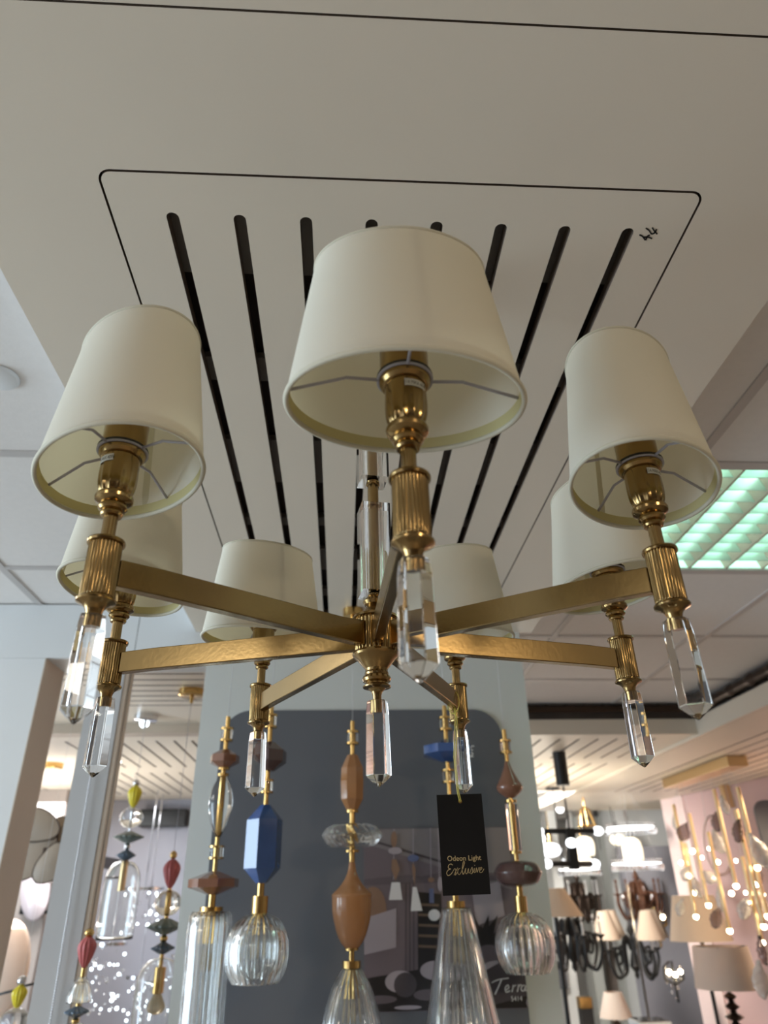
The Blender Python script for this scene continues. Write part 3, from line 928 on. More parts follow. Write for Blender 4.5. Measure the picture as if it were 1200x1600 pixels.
def element(parent, X, Y, spec):
    name, m, kind, y0, y1, w = spec[:6]
    z1, z0 = zof(0, Y, y0) if 0 else zof(X, Y, y0), zof(X, Y, y1)
    r = w * mpp(X, Y, (z0 + z1) / 2) / 2
    base = parent.location
    H = z1 - z0
    b = bmesh.new()
    sm = True
    if kind in PROFS:
        n = {'cyl': 32, 'disc': 8, 'sdisc': 12, 'gem': 7, 'hex': 6, 'bead': 8}[kind]
        lathe(b, [(r * a, z0 + H * t) for a, t in PROFS[kind]], n, rot=.3)
        sm = .6 if kind == 'cyl' else None
        if kind == 'cyl' and m == 'glass': sm = .6
    elif kind == 'swirl':
        lathe(b, [(max(r * a, .0005), z0 + H * t) for a, t in smoothprof(SPROF['flat'], 4)], 96, flute=24, fd=.06, twist=9)
    elif kind == 'fan':     # ribbed double-cone disc
        lathe(b, [(r * a, z0 + H * t) for a, t in PROFS['sdisc']], 96, flute=16, fd=.10)
        sm = .8
    elif kind == 'rbud':
        lathe(b, [(r * a, z0 + H * t) for a, t in smoothprof(SPROF['bud'], 4)], 96, flute=12, fd=.14)
    elif kind in ('globe', 'bell', 'cone', 'gcyl', 'dome'):
        pr = smoothprof([(r * a, z0 + H * t) for a, t in SPROF[kind]], 4)
        fl = 24 if kind != 'dome' else 0
        inner = [(max(.0006, a - .0028), t - (.0028 if t > z0 + H * .8 else 0)) for a, t in pr[::-1]]
        # inner wall smooth, outer wall ribbed
        n = 144 if fl else 48
        rings = []
        for j, (rr_, z) in enumerate(pr + inner):
            ring = []
            for q in range(n):
                a = 2 * PI * q / n
                dd = (.095 * (.5 - .5 * math.cos(fl * a))) if (fl and j < len(pr)) else 0
                ring.append(b.verts.new((rr_ * (1 - dd) * math.cos(a), rr_ * (1 - dd) * math.sin(a), z)))
            rings.append(ring)
        for j in range(len(rings)):
            A, B2 = rings[j], rings[(j + 1) % len(rings)]
            if j == len(pr) - 1: continue
            for q in range(n): b.faces.new((A[q], A[(q + 1) % n], B2[(q + 1) % n], B2[q]))
        b.faces.new(rings[len(pr) - 1]); b.faces.new(rings[len(pr)])
    else:
        lathe(b, [(max(r * a, .0003), z0 + H * t) for a, t in smoothprof(SPROF[kind], 4)], 40)
    for v in b.verts:
        v.co.z -= base.z
    o = bm_obj(name, b, m, parent, smooth=sm)
    return o
def pendant(name, label, cat, group, tx, ty, Y, zc, els, cableM='wirelite', cr=.0009, canopy=None, root_z=None):
    p = at(tx, ty, Y)
    X = p.x
    e = empty(name, (X, Y, p.z), label, cat, group)
    b = bmesh.new(); tube(b, [(0, 0, 0), (0, 0, zc - p.z)], cr, 6)
    bm_obj('cable', b, cableM, e, smooth=True)
    if canopy:
        b = bmesh.new(); lathe(b, [(canopy[0] * .9, zc - .025 - p.z), (canopy[0], zc - .022 - p.z), (canopy[0], zc - p.z - .0005)], 32)
        lathe(b, [(.006, zc - .05 - p.z), (.008, zc - .0255 - p.z)], 16)
        bm_obj('ceiling_cup', b, canopy[1], e, smooth=.6)
    for s in els: element(e, X, Y, s)
    return e
def ringset(y0, yr, y1, w=20):
    """brass pin, clear ring between two brass flanges"""
    return [('brass_pin', 'gold', 'cyl', y0, y1, 7), ('brass_flange', 'gold', 'cyl', yr - 3.5, yr - .5, w), ('glass_ring', 'glass', 'cyl', yr, yr + 14, w - 3), ('brass_flange', 'gold', 'cyl', yr + 14.5, yr + 17.5, w)]
GP = 'ceramic and ribbed glass pendants before the slate panel'
YP1 = 1.26
pendant('pendant_lamp', 'pendant with brown faceted discs, clear spindle and long ribbed cylinder glass', 'pendant lamp', GP, 357, 1120, YP1, ZB, 
    ringset(1120, 1141, 1174) + [('ceramic_disc', 'brown', 'gem', 1172, 1200, 46), ('brass_collar', 'gold', 'cyl', 1200, 1203, 18), ('brass_pin', 'gold', 'cyl', 1203, 1310, 7), ('brass_collar', 'gold', 'cyl', 1209, 1213, 18), ('glass_spindle', 'glass', 'spindle', 1213, 1308, 37)]
    + ringset(1308, 1325, 1362, 24) + [('ceramic_disc', 'brown', 'disc', 1362, 1398, 78), ('brass_pin', 'gold', 'cyl', 1398, 1417, 11), ('brass_cap', 'gold', 'cyl', 1417, 1428, 36), ('lamp_holder', 'gold', 'cyl', 1428, 1474, 20), ('bulb', 'bulbf', 'bulb', 1474, 1520, 22), ('glass_shade', 'glass', 'gcyl', 1429, 1650, 68)], canopy=(.03, 'gold'))
pendant('pendant_lamp', 'pendant with long cobalt blue hexagonal ceramic above a ribbed globe', 'pendant lamp', GP, 425, 1098, YP1 - .10, ZB,
    ringset(1098, 1120, 1162) + [('ceramic_bead', 'dbrown', 'gem', 1160, 1205, 56)] + ringset(1205, 1222, 1260, 20) + [('ceramic_prism', 'blue', 'hex', 1258, 1380, 57), ('brass_pin', 'gold', 'cyl', 1380, 1401, 11), ('brass_cap', 'gold', 'cyl', 1400, 1428, 25), ('lamp_holder', 'gold', 'cyl', 1428, 1460, 16), ('bulb', 'bulbf', 'bulb', 1460, 1500, 22), ('glass_shade', 'glass', 'globe', 1427, 1537, 100)], canopy=(.03, 'gold'))
pendant('pendant_lamp', 'pendant with tan vase-shaped ceramic and flat swirled glass disc', 'pendant lamp', GP, 551, 1127, YP1 - .02, ZB,
    ringset(1127, 1146, 1182) + [('ceramic_bead', 'tan', 'bead', 1180, 1265, 38), ('brass_pin', 'gold', 'cyl', 1265, 1347, 9), ('brass_collar', 'gold', 'cyl', 1266, 1270, 20), ('glass_disc', 'glass', 'swirl', 1286, 1326, 92), ('brass_collar', 'gold', 'cyl', 1328, 1332, 22), ('ceramic_vase', 'tan', 'vase', 1345, 1481, 63), ('brass_collar', 'gold', 'cyl', 1481, 1485, 22), ('brass_pin', 'gold', 'cyl', 1485, 1501, 9), ('brass_cap', 'gold', 'cyl', 1501, 1512, 29), ('lamp_holder', 'gold', 'cyl', 1512, 1560, 20), ('bulb', 'bulbf', 'bulb', 1560, 1600, 22), ('glass_shade', 'glass', 'bell', 1512, 1640, 100)], canopy=(.03, 'gold'))
pendant('pendant_lamp', 'pendant with flat blue hexagonal disc and tall ribbed cone glass', 'pendant lamp', GP, 694, 1103, YP1 + .01, ZB,
    ringset(1103, 1124, 1160) + [('ceramic_disc', 'blue', 'disc', 1156, 1191, 78)] + ringset(1190, 1206, 1262) + [('ceramic_bead', 'tan', 'bead', 1262, 1352, 42), ('brass_pin', 'gold', 'cyl', 1352, 1410, 10), ('brass_cap', 'gold', 'cyl', 1408, 1420, 29), ('lamp_holder', 'gold', 'cyl', 1420, 1462, 15), ('bulb', 'bulbf', 'bulb', 1462, 1508, 22), ('glass_shade', 'glass', 'cone', 1418, 1640, 126)], canopy=(.03, 'gold'))
pendant('pendant_lamp', 'pendant with tan teardrop, clear tube and flat brown disc over ribbed globe', 'pendant lamp', GP, 787, 1140, YP1, ZB,
    ringset(1140, 1160, 1192, 19) + [('ceramic_teardrop', 'brown', 'tear', 1190, 1247, 41), ('brass_collar', 'gold', 'cyl', 1250, 1254, 18), ('brass_pin', 'gold', 'cyl', 1247, 1345, 7), ('glass_tube', 'glass', 'cyl', 1257, 1329, 20), ('brass_collar', 'gold', 'cyl', 1330, 1334, 18), ('ceramic_disc', 'dbrown', 'flat', 1344, 1386, 73), ('brass_pin', 'gold', 'cyl', 1386, 1400, 10), ('brass_cap', 'gold', 'cyl', 1400, 1426, 19), ('lamp_holder', 'gold', 'cyl', 1426, 1448, 13), ('bulb', 'bulbf', 'bulb', 1448, 1485, 20), ('glass_shade', 'glass', 'globe', 1425, 1521, 93)], canopy=(.03, 'gold'))
# left bay
GL = 'coloured bead pendants in the left bay'
pendant('bead_pendant', 'pendant with yellow bead over clear globe and grey-green disc, glass dome', 'pendant lamp', GL, 214, 1218, 2.36, 2.40,
    [('chrome_ball', 'chrome', 'ball', 1218, 1229, 11), ('yellow_bead', 'yellow', 'rbud', 1228, 1262, 22), ('glass_ball', 'glass', 'ball', 1262, 1294, 36), ('brass_pin', 'chrome', 'cyl', 1262, 1300, 3), ('green_disc', 'moss', 'fan', 1299, 1317, 47), ('chrome_ball', 'chrome', 'ball', 1317, 1328, 10), ('blue_disc', 'slate', 'fan', 1328, 1345, 30), ('lamp_holder', 'lgold', 'cyl', 1345, 1392, 11), ('glass_shade', 'glass', 'dome', 1345, 1468, 56)], canopy=(.05, 'chrome'), cableM='wire')
pendant('bead_pendant', 'pendant with red bead, grey-green disc and bulb in a large glass dome', 'pendant lamp', GL, 272, 1329, 1.95, 2.40,
    [('gold_ball', 'gold', 'ball', 1329, 1343, 11), ('red_bead', 'red', 'rbud', 1343, 1388, 27), ('brass_pin', 'gold', 'cyl', 1388, 1437, 6), ('glass_ball', 'glass', 'ball', 1390, 1432, 42), ('green_disc', 'moss', 'fan', 1435, 1460, 58), ('gold_ball', 'gold', 'ball', 1460, 1473, 12), ('blue_disc', 'slate', 'fan', 1472, 1491, 37), ('brass_pin', 'gold', 'cyl', 1490, 1512, 6), ('lamp_holder', 'gold', 'cyl', 1511, 1552, 17), ('bulb', 'bulbf', 'bulb', 1552, 1586, 28), ('glass_shade', 'glass', 'dome', 1496, 1640, 70)], canopy=(.05, 'gold'), cableM='wire')
pendant('bead_pendant', 'pendant with red bead on a black cord beside the slim post', 'pendant lamp', GL, 141, 1450, 1.385, ZG - .005,
    [('gold_ball', 'gold', 'ball', 1450, 1465, 15), ('red_bead', 'red', 'rbud', 1464, 1512, 29), ('brass_pin', 'gold', 'cyl', 1512, 1574, 6), ('glass_cup', 'glass', 'bell', 1526, 1566, 38), ('blue_disc', 'slate', 'fan', 1572, 1590, 38), ('gold_ball', 'gold', 'ball', 1590, 1600, 12), ('glass_shade', 'glass', 'dome', 1598, 1700, 56)], cableM='black', cr=.0010)
pendant('bead_pendant', 'pendant with yellow bead at the bottom left corner beside the column', 'pendant lamp', GL, 36, 1524, 2.1, 2.40,
    [('chrome_ball', 'chrome', 'ball', 1524, 1541, 14), ('yellow_bead', 'yellow', 'rbud', 1540, 1576, 23), ('glass_ball', 'glass', 'ball', 1574, 1620, 46)], cableM='wirelite', cr=.0005)

# things seen through the left bay -------------------------------------------
p = at(82, 1190, 3.4)
b = bmesh.new(); lathe(b, [(.055, p.z - .04), (.06, p.z - .035), (.06, p.z + .055), (.05, p.z + .055)], 32, c=(p.x, p.y))
lathe(b, [(.004, p.z + .05), (.004, 2.381)], 8, c=(p.x, p.y))
t = bm_obj('ceiling_spotlight', b, 'gold', smooth=.6); tag(t, 'short gold cylinder ceiling lamp between the column and slim post', 'ceiling lamp')
b = bmesh.new(); p0, p1 = at(40, 1228, 4.4), at(112, 1228, 4.4)
box(b, p0.x - .6, p1.x - .02, 4.4, 4.5, 0, 2.379); struct(bm_obj('wall_booth', b, 'taupe'))
b = bmesh.new(); box(b, -1.75, .15, 5.02, 5.12, 0, ZG); struct(bm_obj('wall_booth', b, 'lilac'))
b = bmesh.new(); box(b, -4.4, -1.751, 6.4, 6.5, 0, ZG); struct(bm_obj('wall_booth', b, 'white'))
# petal lamp
pe = empty('petal_lamp', tuple(at(78, 1335, 3.2)), 'wall lamp of overlapping taupe petals with dark bronze rims', 'lamp')
def petal(cx, cy, rx, ry, ang, dy):
    c = at(cx, cy, 3.2 + dy)
    k_ = mpp(c.x, c.y, c.z)
    b = bmesh.new()
    top = []
    n = 28
    ptsf, ptsb = [], []
    cen_f = Vector((0, -.03, 0))
    for q in range(n):
        a = 2 * PI * q / n
        wob = 1 + .07 * math.sin(3 * a + cx) + .05 * math.sin(2 * a)
        x, z = rx * k_ * wob * math.cos(a), ry * k_ * wob * math.sin(a)
        xr, zr = x * math.cos(ang) - z * math.sin(ang), x * math.sin(ang) + z * math.cos(ang)
        ptsf.append(Vector((xr, 0, zr)))
    off = c - pe.location
    cf = b.verts.new(off + cen_f); cbk = b.verts.new(off + cen_f + Vector((0, .012, 0)))
    fr = [b.verts.new(off + q) for q in ptsf]; bk = [b.verts.new(off + q + Vector((0, .012, 0))) for q in ptsf]
    for i in range(n):
        j = (i + 1) % n
        b.faces.new((cf, fr[i], fr[j])); b.faces.new((cbk, bk[j], bk[i])); b.faces.new((fr[i], bk[i], bk[j], fr[j]))
    o = bm_obj('petal', b, 'leather', pe, smooth=.9)
    b = bmesh.new(); tube(b, [off + q for q in ptsf], 1.1 * k_, 6, closed=True)
    bm_obj('rim', b, 'dbronze', o, smooth=True)
petal(58, 1290, 34, 24, -.35, 0); petal(92, 1303, 26, 22, .5, .05); petal(50, 1336, 46, 27, .75, .02); petal(78, 1350, 21, 30, -.3, -.05); petal(30, 1318, 40, 30, .2, .08); petal(80, 1322, 30, 24, .9, .07)
b = bmesh.new(); box(b, -.03, .03, -.02, 1.18, -.03, .03); bm_obj('bracket', b, 'dbronze', pe)
# mirror, framed picture, oval
p = at(55, 1392, 4.33)
b = bmesh.new(); lathe(b, [(.082, -.012), (.088, 0), (.082, .012)], 40, ell=1.9)
for v in b.verts: v.co = Vector((v.co.x, v.co.z, v.co.y))
t = bm_obj('oval_mirror', b, 'mirror', loc=p, smooth=True); t.rotation_euler = (0, -.2, 0); tag(t, 'pinkish tilted oval mirror below the petal lamp', 'mirror')
pa, pb = at(43, 1368, 4.36), at(74, 1428, 4.36)
b = bmesh.new()
xa, xb, za, zb = pa.x, pb.x + .02, pb.z, pa.z
for (q0, q1, q2, q3) in ((xa, xb, za, za + .02), (xa, xb, zb - .02, zb), (xa, xa + .02, za, zb), (xb - .02, xb, za, zb)): box(b, q0, q1, 4.35, 4.39, q2, q3)
t = bm_obj('picture_frame', b, 'black'); tag(t, 'thin black rectangular frame behind the oval mirror', 'frame')
p = at(4, 1515, 3.6)
b = bmesh.new(); lathe(b, [(.12, -.03), (.13, 0), (.12, .03)], 40, ell=1.7)
for v in b.verts: v.co = Vector((v.co.x, v.co.z, v.co.y))
t = bm_obj('oval_lamp', b, 'linenw', loc=p, smooth=True); tag(t, 'large pale oval lamp disc at the lower left corner', 'lamp')
b = bmesh.new(); tube(b, [at(-10, 1556, 2.2), at(20, 1548, 2.2), at(40, 1540, 2.2), at(62, 1535, 2.2)], .004, 8)
t = bm_obj('lamp_arm', b, 'black', smooth=True); tag(t, 'curved black metal arm above the corner yellow bead', 'lamp arm')

def crystal_light(name, label, cx, cy, Y, wpx, hpx, n, group=None, zc=2.38):
    """crystal curtain lamp: frame plate, strings of cut beads, glowing points for facet glints"""
    c = at(cx, cy, Y); k_ = mpp(c.x, c.y, c.z)
    e = empty(name, (c.x, c.y, c.z), label, 'crystal lamp', group)
    w, h = wpx * k_, hpx * k_
    b = bmesh.new(); lathe(b, [(w * .5, h * .5), (w * .5, h * .5 + .015)], 32); tube(b, [(0, 0, h * .5 + .015), (0, 0, zc - c.z)], .004, 8)
    bm_obj('plate', b, 'chrome', e, smooth=.6)
    b = bmesh.new(); g = bmesh.new()
    for i in range(n):
        a = random.uniform(0, 2 * PI); rr_ = w * .5 * math.sqrt(random.uniform(.15, 1))
        x, y = rr_ * math.cos(a), rr_ * math.sin(a)
        z = random.uniform(-h / 2, h / 2 - .01)
        r = random.uniform(1.6, 3.2) * k_
        if i % 3: lathe(b, [(0, z - r), (r, z), (0, z + r)], 5, c=(x, y), rot=a)
        else: ball(g, (x, y, z), r * .85, 8, 4)
    s = bm_obj('crystal_beads', b, 'crystal', e); s['kind'] = 'stuff'
    s = bm_obj('glint_points', g, 'glowcool', e, smooth=True); s['kind'] = 'stuff'  # glowing points added as glints of bulbs on the crystal facets
    return e
crystal_light('crystal_lamp', 'sparkling tall crystal lamp left of the slim post', 55, 1510, 5.6, 42, 120, 60, None, ZG)
crystal_light('crystal_lamp', 'small round crystal lamp left of the slim post, topmost there', 66, 1458, 6.0, 24, 24, 16, None, ZG)
crystal_light('crystal_lamp', 'wide sparkling crystal lamp beside the slim post and red bead', 165, 1530, 3.8, 50, 90, 50)
crystal_light('crystal_lamp', 'crystal lamp sparkling between the two glass domes', 222, 1425, 4.5, 60, 60, 44)
crystal_light('crystal_lamp', 'low crystal lamp right below the first glass dome', 213, 1570, 4.7, 44, 70, 34)
crystal_light('crystal_lamp', 'crystal lamp glinting behind the right-hand glass dome', 280, 1560, 4.0, 40, 110, 30)
# white round spot above, left bay
b = bmesh.new(); p = at(230, 1125, 2.9)
p2 = atz(226, 1127, 2.379)
ball(b, (p2.x, p2.y, 2.372), .02, 14, 8); 
t = bm_obj('ceiling_spot', b, 'glowcool', smooth=True); tag(t, 'small bright spot lamp by the chrome ceiling cup', 'spot lamp')
for (px, py, zz) in ((180, 1190, 2.379), (128, 1242, 2.379)):
    q = atz(px, py, zz)
    b = bmesh.new(); lathe(b, [(.03, zz - .006), (.034, zz)], 20, c=(q.x, q.y))
    t = bm_obj('downlight', b, 'opalw', smooth=True); tag(t, ('round white downlight behind the first post gap' if px == 180 else 'round white downlight left of the slim post'), 'downlight')
# long dark unit on far lilac wall
pa, pb = at(222, 1266, 4.98), at(292, 1292, 4.98)
b = bmesh.new(); box(b, pa.x, pb.x, 4.92, 5.02, pb.z, pa.z); bevel(b, .01)
t = bm_obj('air_conditioner', b, 'black'); tag(t, 'long black wall unit high on the lilac wall', 'wall unit')

# ================================================================== RIGHT BAY
# pink booth wall, its end face painted paler to look lit
pw0 = atz(1034, 1250, 2.385)
pw1 = atz(1200, 1213, 2.385)
d = (pw1 - pw0); d.z = 0; d.normalize(); nrm = Vector((-d.y, d.x, 0))
if nrm.y < 0: nrm = -nrm
b = bmesh.new()
A = Vector((pw0.x, pw0.y, 0)); B_ = A + d * 3.2
vs = [b.verts.new(q + Vector((0, 0, z))) for z in (0, 2.384) for q in (A, B_, B_ + nrm * .06, A + nrm * .06)]
for q in ((0, 1, 2, 3), (4, 5, 6, 7), (0, 1, 5, 4), (1, 2, 6, 5), (2, 3, 7, 6), (3, 0, 4, 7)): b.faces.new([vs[i] for i in q])
struct(bm_obj('wall_booth', b, 'pink'))
b = bmesh.new()
Q = A - d * .004 - nrm * .012
vs = [b.verts.new(q + Vector((0, 0, z))) for z in (0, 2.384) for q in (Q, Q + d * .30, Q + d * .30 + nrm * .011, Q + nrm * .011)]
for q in ((0, 1, 2, 3), (4, 5, 6, 7), (0, 1, 5, 4), (1, 2, 6, 5), (2, 3, 7, 6), (3, 0, 4, 7)): b.faces.new([vs[i] for i in q])
M['palepink'] = mat('pale_pink_lit_end_and_ring', (.68, .54, .52), .6)  # paler pink paints light onto the wall end; also colours the ring lamp
struct(bm_obj('trim_14', b, 'palepink'))

# gold leaf pendant cluster
cl = empty('leaf_chandelier', (2.22, 3.85, 2.384), 'long gold ceiling bar hung with lit gold rods and glass leaves, right booth', 'chandelier')
b = bmesh.new(); box(b, -.06, .06, -.50, .42, -.058, -.0005); bevel(b, .004)
bm_obj('ceiling_bar', b, 'lgold', cl)
def rel(p, e): return p - e.location
rods = [((1058, 1257), (1081, 1430), 4.15), ((1076, 1271), (1107, 1412), 4.05), ((1116, 1233), (1149, 1382), 3.75), ((1155, 1230), (1180, 1353), 3.45), ((1105, 1300), (1141, 1452), 3.85), ((1156, 1265), (1186, 1445), 3.50), ((1159, 1338), (1190, 1470), 3.60), ((1069, 1317), (1086, 1392), 4.20), ((1170, 1300), (1196, 1429), 3.55)]
for (a, c, Y) in rods:
    p0 = at(a[0], a[1], Y); p1 = at(c[0], c[1], Y)
    x = (p0.x + p1.x) / 2
    b = bmesh.new(); tube(b, [rel(Vector((x, Y, p0.z)), cl), rel(Vector((x, Y, p1.z)), cl)], .0115, 12)
    r_ = bm_obj('rod', b, 'lgold', cl, smooth=.8)
    b = bmesh.new(); ball(b, tuple(rel(Vector((x, Y, p1.z - .008)), cl)), .015, 12, 6); bm_obj('bulb_tip', b, 'glow', r_, smooth=True)
    b = bmesh.new(); tube(b, [rel(Vector((x, Y, p0.z)), cl), rel(Vector((2.22 + .03 * math.sin(Y * 9), Y, 2.33)), cl)], .0012, 5); bm_obj('wire', b, 'wirelite', r_)
def leaf(cx, cy, Y, rx, ry, ang, m):
    c = at(cx, cy, Y); k_ = mpp(c.x, c.y, c.z)
    b = bmesh.new()
    n, mm = 14, 4
    grid = []
    for i in range(n + 1):
        t = i / n; wid = math.sin(PI * min(1, t ** .8)) * rx * k_ * 1.0
        row = []
        for j in range(-mm, mm + 1):
            s = j / mm
            x, z = s * wid, (t - .5) * 2 * ry * k_
            y = -.02 * (1 - s * s) + .006 * math.cos(i * 2 + abs(j) * 1.2)
            xr, zr = x * math.cos(ang) - z * math.sin(ang), x * math.sin(ang) + z * math.cos(ang)
            row.append(b.verts.new(rel(c, cl) + Vector((xr, y, zr))))
        grid.append(row)
    for i in range(n):
        for j in range(2 * mm):
            try: b.faces.new((grid[i][j], grid[i + 1][j], grid[i + 1][j + 1], grid[i][j + 1]))
            except ValueError: pass
    o = bm_obj('glass_leaf', b, m, cl, smooth=True)
    md = o.modifiers.new('thick', 'SOLIDIFY'); md.thickness = .006
for a in ((1068, 1300, 4.1, 11, 15, -.5, 'smoke'), (1120, 1284, 3.8, 9, 14, -.2, 'smoke'), (1153, 1298, 3.5, 9, 17, -.3, 'smoke'), (1122, 1315, 3.85, 12, 18, .3, 'leafglass'), (1187, 1330, 3.4, 15, 28, .4, 'leafglass'), (1182, 1365, 3.6, 9, 14, .1, 'smoke'), (1063, 1418, 4.2, 8, 13, -.4, 'leafglass'), (1119, 1434, 3.8, 9, 15, -.5, 'smoke'), (1162, 1420, 3.6, 10, 15, -.5, 'leafglass'), (1124, 1405, 3.9, 6, 18, -.1, 'leafglass'), (1088, 1385, 4.1, 8, 16, .2, 'leafglass'), (1131, 1258, 3.7, 8, 14, .2, 'leafglass'), (1055, 1285, 4.3, 6, 12, 0, 'leafglass'), (1190, 1410, 3.6, 8, 16, .2, 'leafglass'), (1108, 1370, 4.0, 10, 12, .8, 'leafglass'), (1072, 1365, 4.1, 9, 12, -.6, 'leafglass'), (1188, 1530, 2.95, 14, 26, -.1, 'leafglass'), (1190, 1485, 2.95, 8, 20, 0, 'smoke')):
    leaf(*a)
for (cx, cy, r, Y) in ((1082, 1330, 6, 4.1), (1064, 1348, 5, 4.2), (1075, 1368, 6, 4.1), (1108, 1326, 4, 4.0), (1122, 1347, 5, 3.9), (1143, 1396, 6, 3.9), (1182, 1382, 6, 3.7), (1182, 1396, 5, 3.6), (1165, 1395, 4, 3.8), (1097, 1340, 4, 4.1), (1150, 1345, 4, 3.8), (1169, 1410, 4, 3.6), (1115, 1372, 3.5, 4.0), (1193, 1398, 4, 3.7)):
    c = rel(at(cx, cy, Y), cl); k_ = mpp(2, Y, 2)
    b = bmesh.new(); ball(b, tuple(c), r * k_ * .6, 12, 6); bm_obj('bulb', b, 'glow', cl, smooth=True)
# gold box lamp and ring lamp on the pink wall
def onpink(px, py, off=.03):
    dd = W_ + R_ * ((px - 600) / FPX) - U_ * ((py - 800) / FPX)
    P0 = A - nrm * off
    t = (P0 - CAM).dot(nrm) / dd.dot(nrm)
    return CAM + dd * t
p0, p1 = onpink(1130, 1222), onpink(1141, 1262)
b = bmesh.new(); c = (p0 + p1) / 2; hh = abs(p0.z - p1.z) / 2
box(b, -.03, .03, -.03, .03, -hh, hh); bevel(b, .003)
t = bm_obj('wall_lamp', b, 'lgold', loc=c); tag(t, 'slim gold box lamp on the pink wall behind the long gold bar', 'wall lamp')
c = onpink(1120, 1320, .05); k_ = mpp(*c)
b = bmesh.new(); tube(b, [(20 * k_ * math.cos(a), 0, 42 * k_ * math.sin(a)) for a in [2 * PI * q / 48 for q in range(48)]], 2.2 * k_, 8, closed=True)
t = bm_obj('ring_lamp', b, 'palepink', loc=c, smooth=True); t.rotation_euler = (0, .1, 0); tag(t, 'tall pale oval ring lamp on the pink wall behind glass leaves', 'ring lamp')
c = onpink(1212, 1295, .03); k_ = mpp(*c)
b = bmesh.new()
pts = rounded(-26 * k_, 26 * k_, -75 * k_, 42 * k_, 18 * k_, 6)
fv = [b.verts.new((x, 0, z)) for x, z in pts]; bv = [b.verts.new((x, .02, z)) for x, z in pts]
b.faces.new(fv); b.faces.new(bv)
for i in range(len(pts)): b.faces.new((fv[i], fv[(i + 1) % len(pts)], bv[(i + 1) % len(pts)], bv[i]))
t = bm_obj('wall_panel', b, 'grey', loc=c); tag(t, 'round-cornered grey panel on the pink wall at the right edge', 'wall panel')

# lamps with fabric shades -------------------------------------------------
def cone_shade(parent, X, Y, ya, yb, wa, wb, m='linen', name='lamp_shade'):
    z1, z0 = zof(X, Y, ya), zof(X, Y, yb)
    k_ = mpp(X, Y, (z0 + z1) / 2)
    b = bmesh.new()
    ra, rb = wa * k_ / 2, wb * k_ / 2
    o_ = parent.location
    n = 40
    ri = [[b.verts.new((X - o_.x + r * math.cos(2 * PI * q / n), Y - o_.y + r * math.sin(2 * PI * q / n), z - o_.z)) for q in range(n)] for r, z in ((rb, z0), (ra, z1), (ra - .002, z1), (rb - .002, z0))]
    for j in range(4):
        for q in range(n): b.faces.new((ri[j][q], ri[j][(q + 1) % n], ri[(j + 1) % 4][(q + 1) % n], ri[(j + 1) % 4][q]))
    return bm_obj(name, b, m, parent, smooth=.9), z0, z1
def floor_lamp(name, label, cat, cx, ya, yb, wa, wb, Y, m, base, basem='black'):
    X = at(cx, (ya + yb) / 2, Y).x
    e = empty(name, (X, Y, 0), label, cat)
    s, z0, z1 = cone_shade(e, X, Y, ya, yb, wa, wb, m)
    b = bmesh.new()
    if base == 'pole':
        lathe(b, [(.15, 0), (.15, .02), (.012, .03), (.012, z0), (.02, z0 + .02), (.012, z1 - .04)], 24)
        bm_obj('pole', b, basem, e, smooth=.7)
    else:
        lathe(b, [(.10, base), (.10, base + .02), (.02, base + .03), (.015, z0 - .16)], 28)
        bm_obj('base', b, basem, e, smooth=.7)
        b = bmesh.new()
        prof = []
        z = z0 - .16
        for r, h in ((.025, .03), (.045, .03), (.02, .012), (.035, .03), (.018, .01), (.03, .03), (.012, .03)):
            prof += [(r * .4, z), (r, z + h / 2), (r * .4, z + h)]; z += h
        lathe(b, prof, 20)
        bm_obj('turned_stem', b, 'dbronze', e, smooth=.9)
        b = bmesh.new(); lathe(b, [(.006, z0 - .01), (.006, z1 - .04)], 10); bm_obj('lamp_holder', b, 'gold', e)
    b = bmesh.new()
    for q in range(3):
        a = 2 * PI * q / 3
        tube(b, [(0, 0, z1 - .02), (wa * .5 * mpp(X, Y, z1) * math.cos(a), wa * .5 * mpp(X, Y, z1) * math.sin(a), z1 - .002)], .002, 6)
    tube(b, [(0, 0, z1 - .05), (0, 0, z1 - .015)], .006, 8)
    bm_obj('shade_carrier', b, 'black', e)
    return e
floor_lamp('floor_lamp', 'large beige cone-shaded floor lamp with black pole, behind the leaf chandelier', 'floor lamp', 1089, 1399, 1470, 62, 92, 4.6, 'linen', 'pole')
floor_lamp('table_lamp', 'tall beige drum-shaded lamp with turned bead stem, lower right', 'table lamp', 1131, 1478, 1544, 82, 96, 3.3, 'linenw', .62, 'dbronze')
floor_lamp('table_lamp', 'small pale cone-shaded table lamp at the bottom, far aisle', 'table lamp', 960, 1550, 1590, 27, 50, 5.2, 'linenw', .72, 'brass')
# stands for the two table lamps
for (X, Y, h, lab) in ((at(1131, 1511, 3.3).x, 3.3, .615, 'white display stand under the drum-shaded lamp'), (at(960, 1570, 5.2).x, 5.2, .715, 'white display stand under the small table lamp')):
    b = bmesh.new(); box(b, X - .15, X + .15, Y - .15, Y + .15, 0, h); bevel(b, .006)
    t = bm_obj('display_stand', b, 'white'); tag(t, lab, 'display stand')

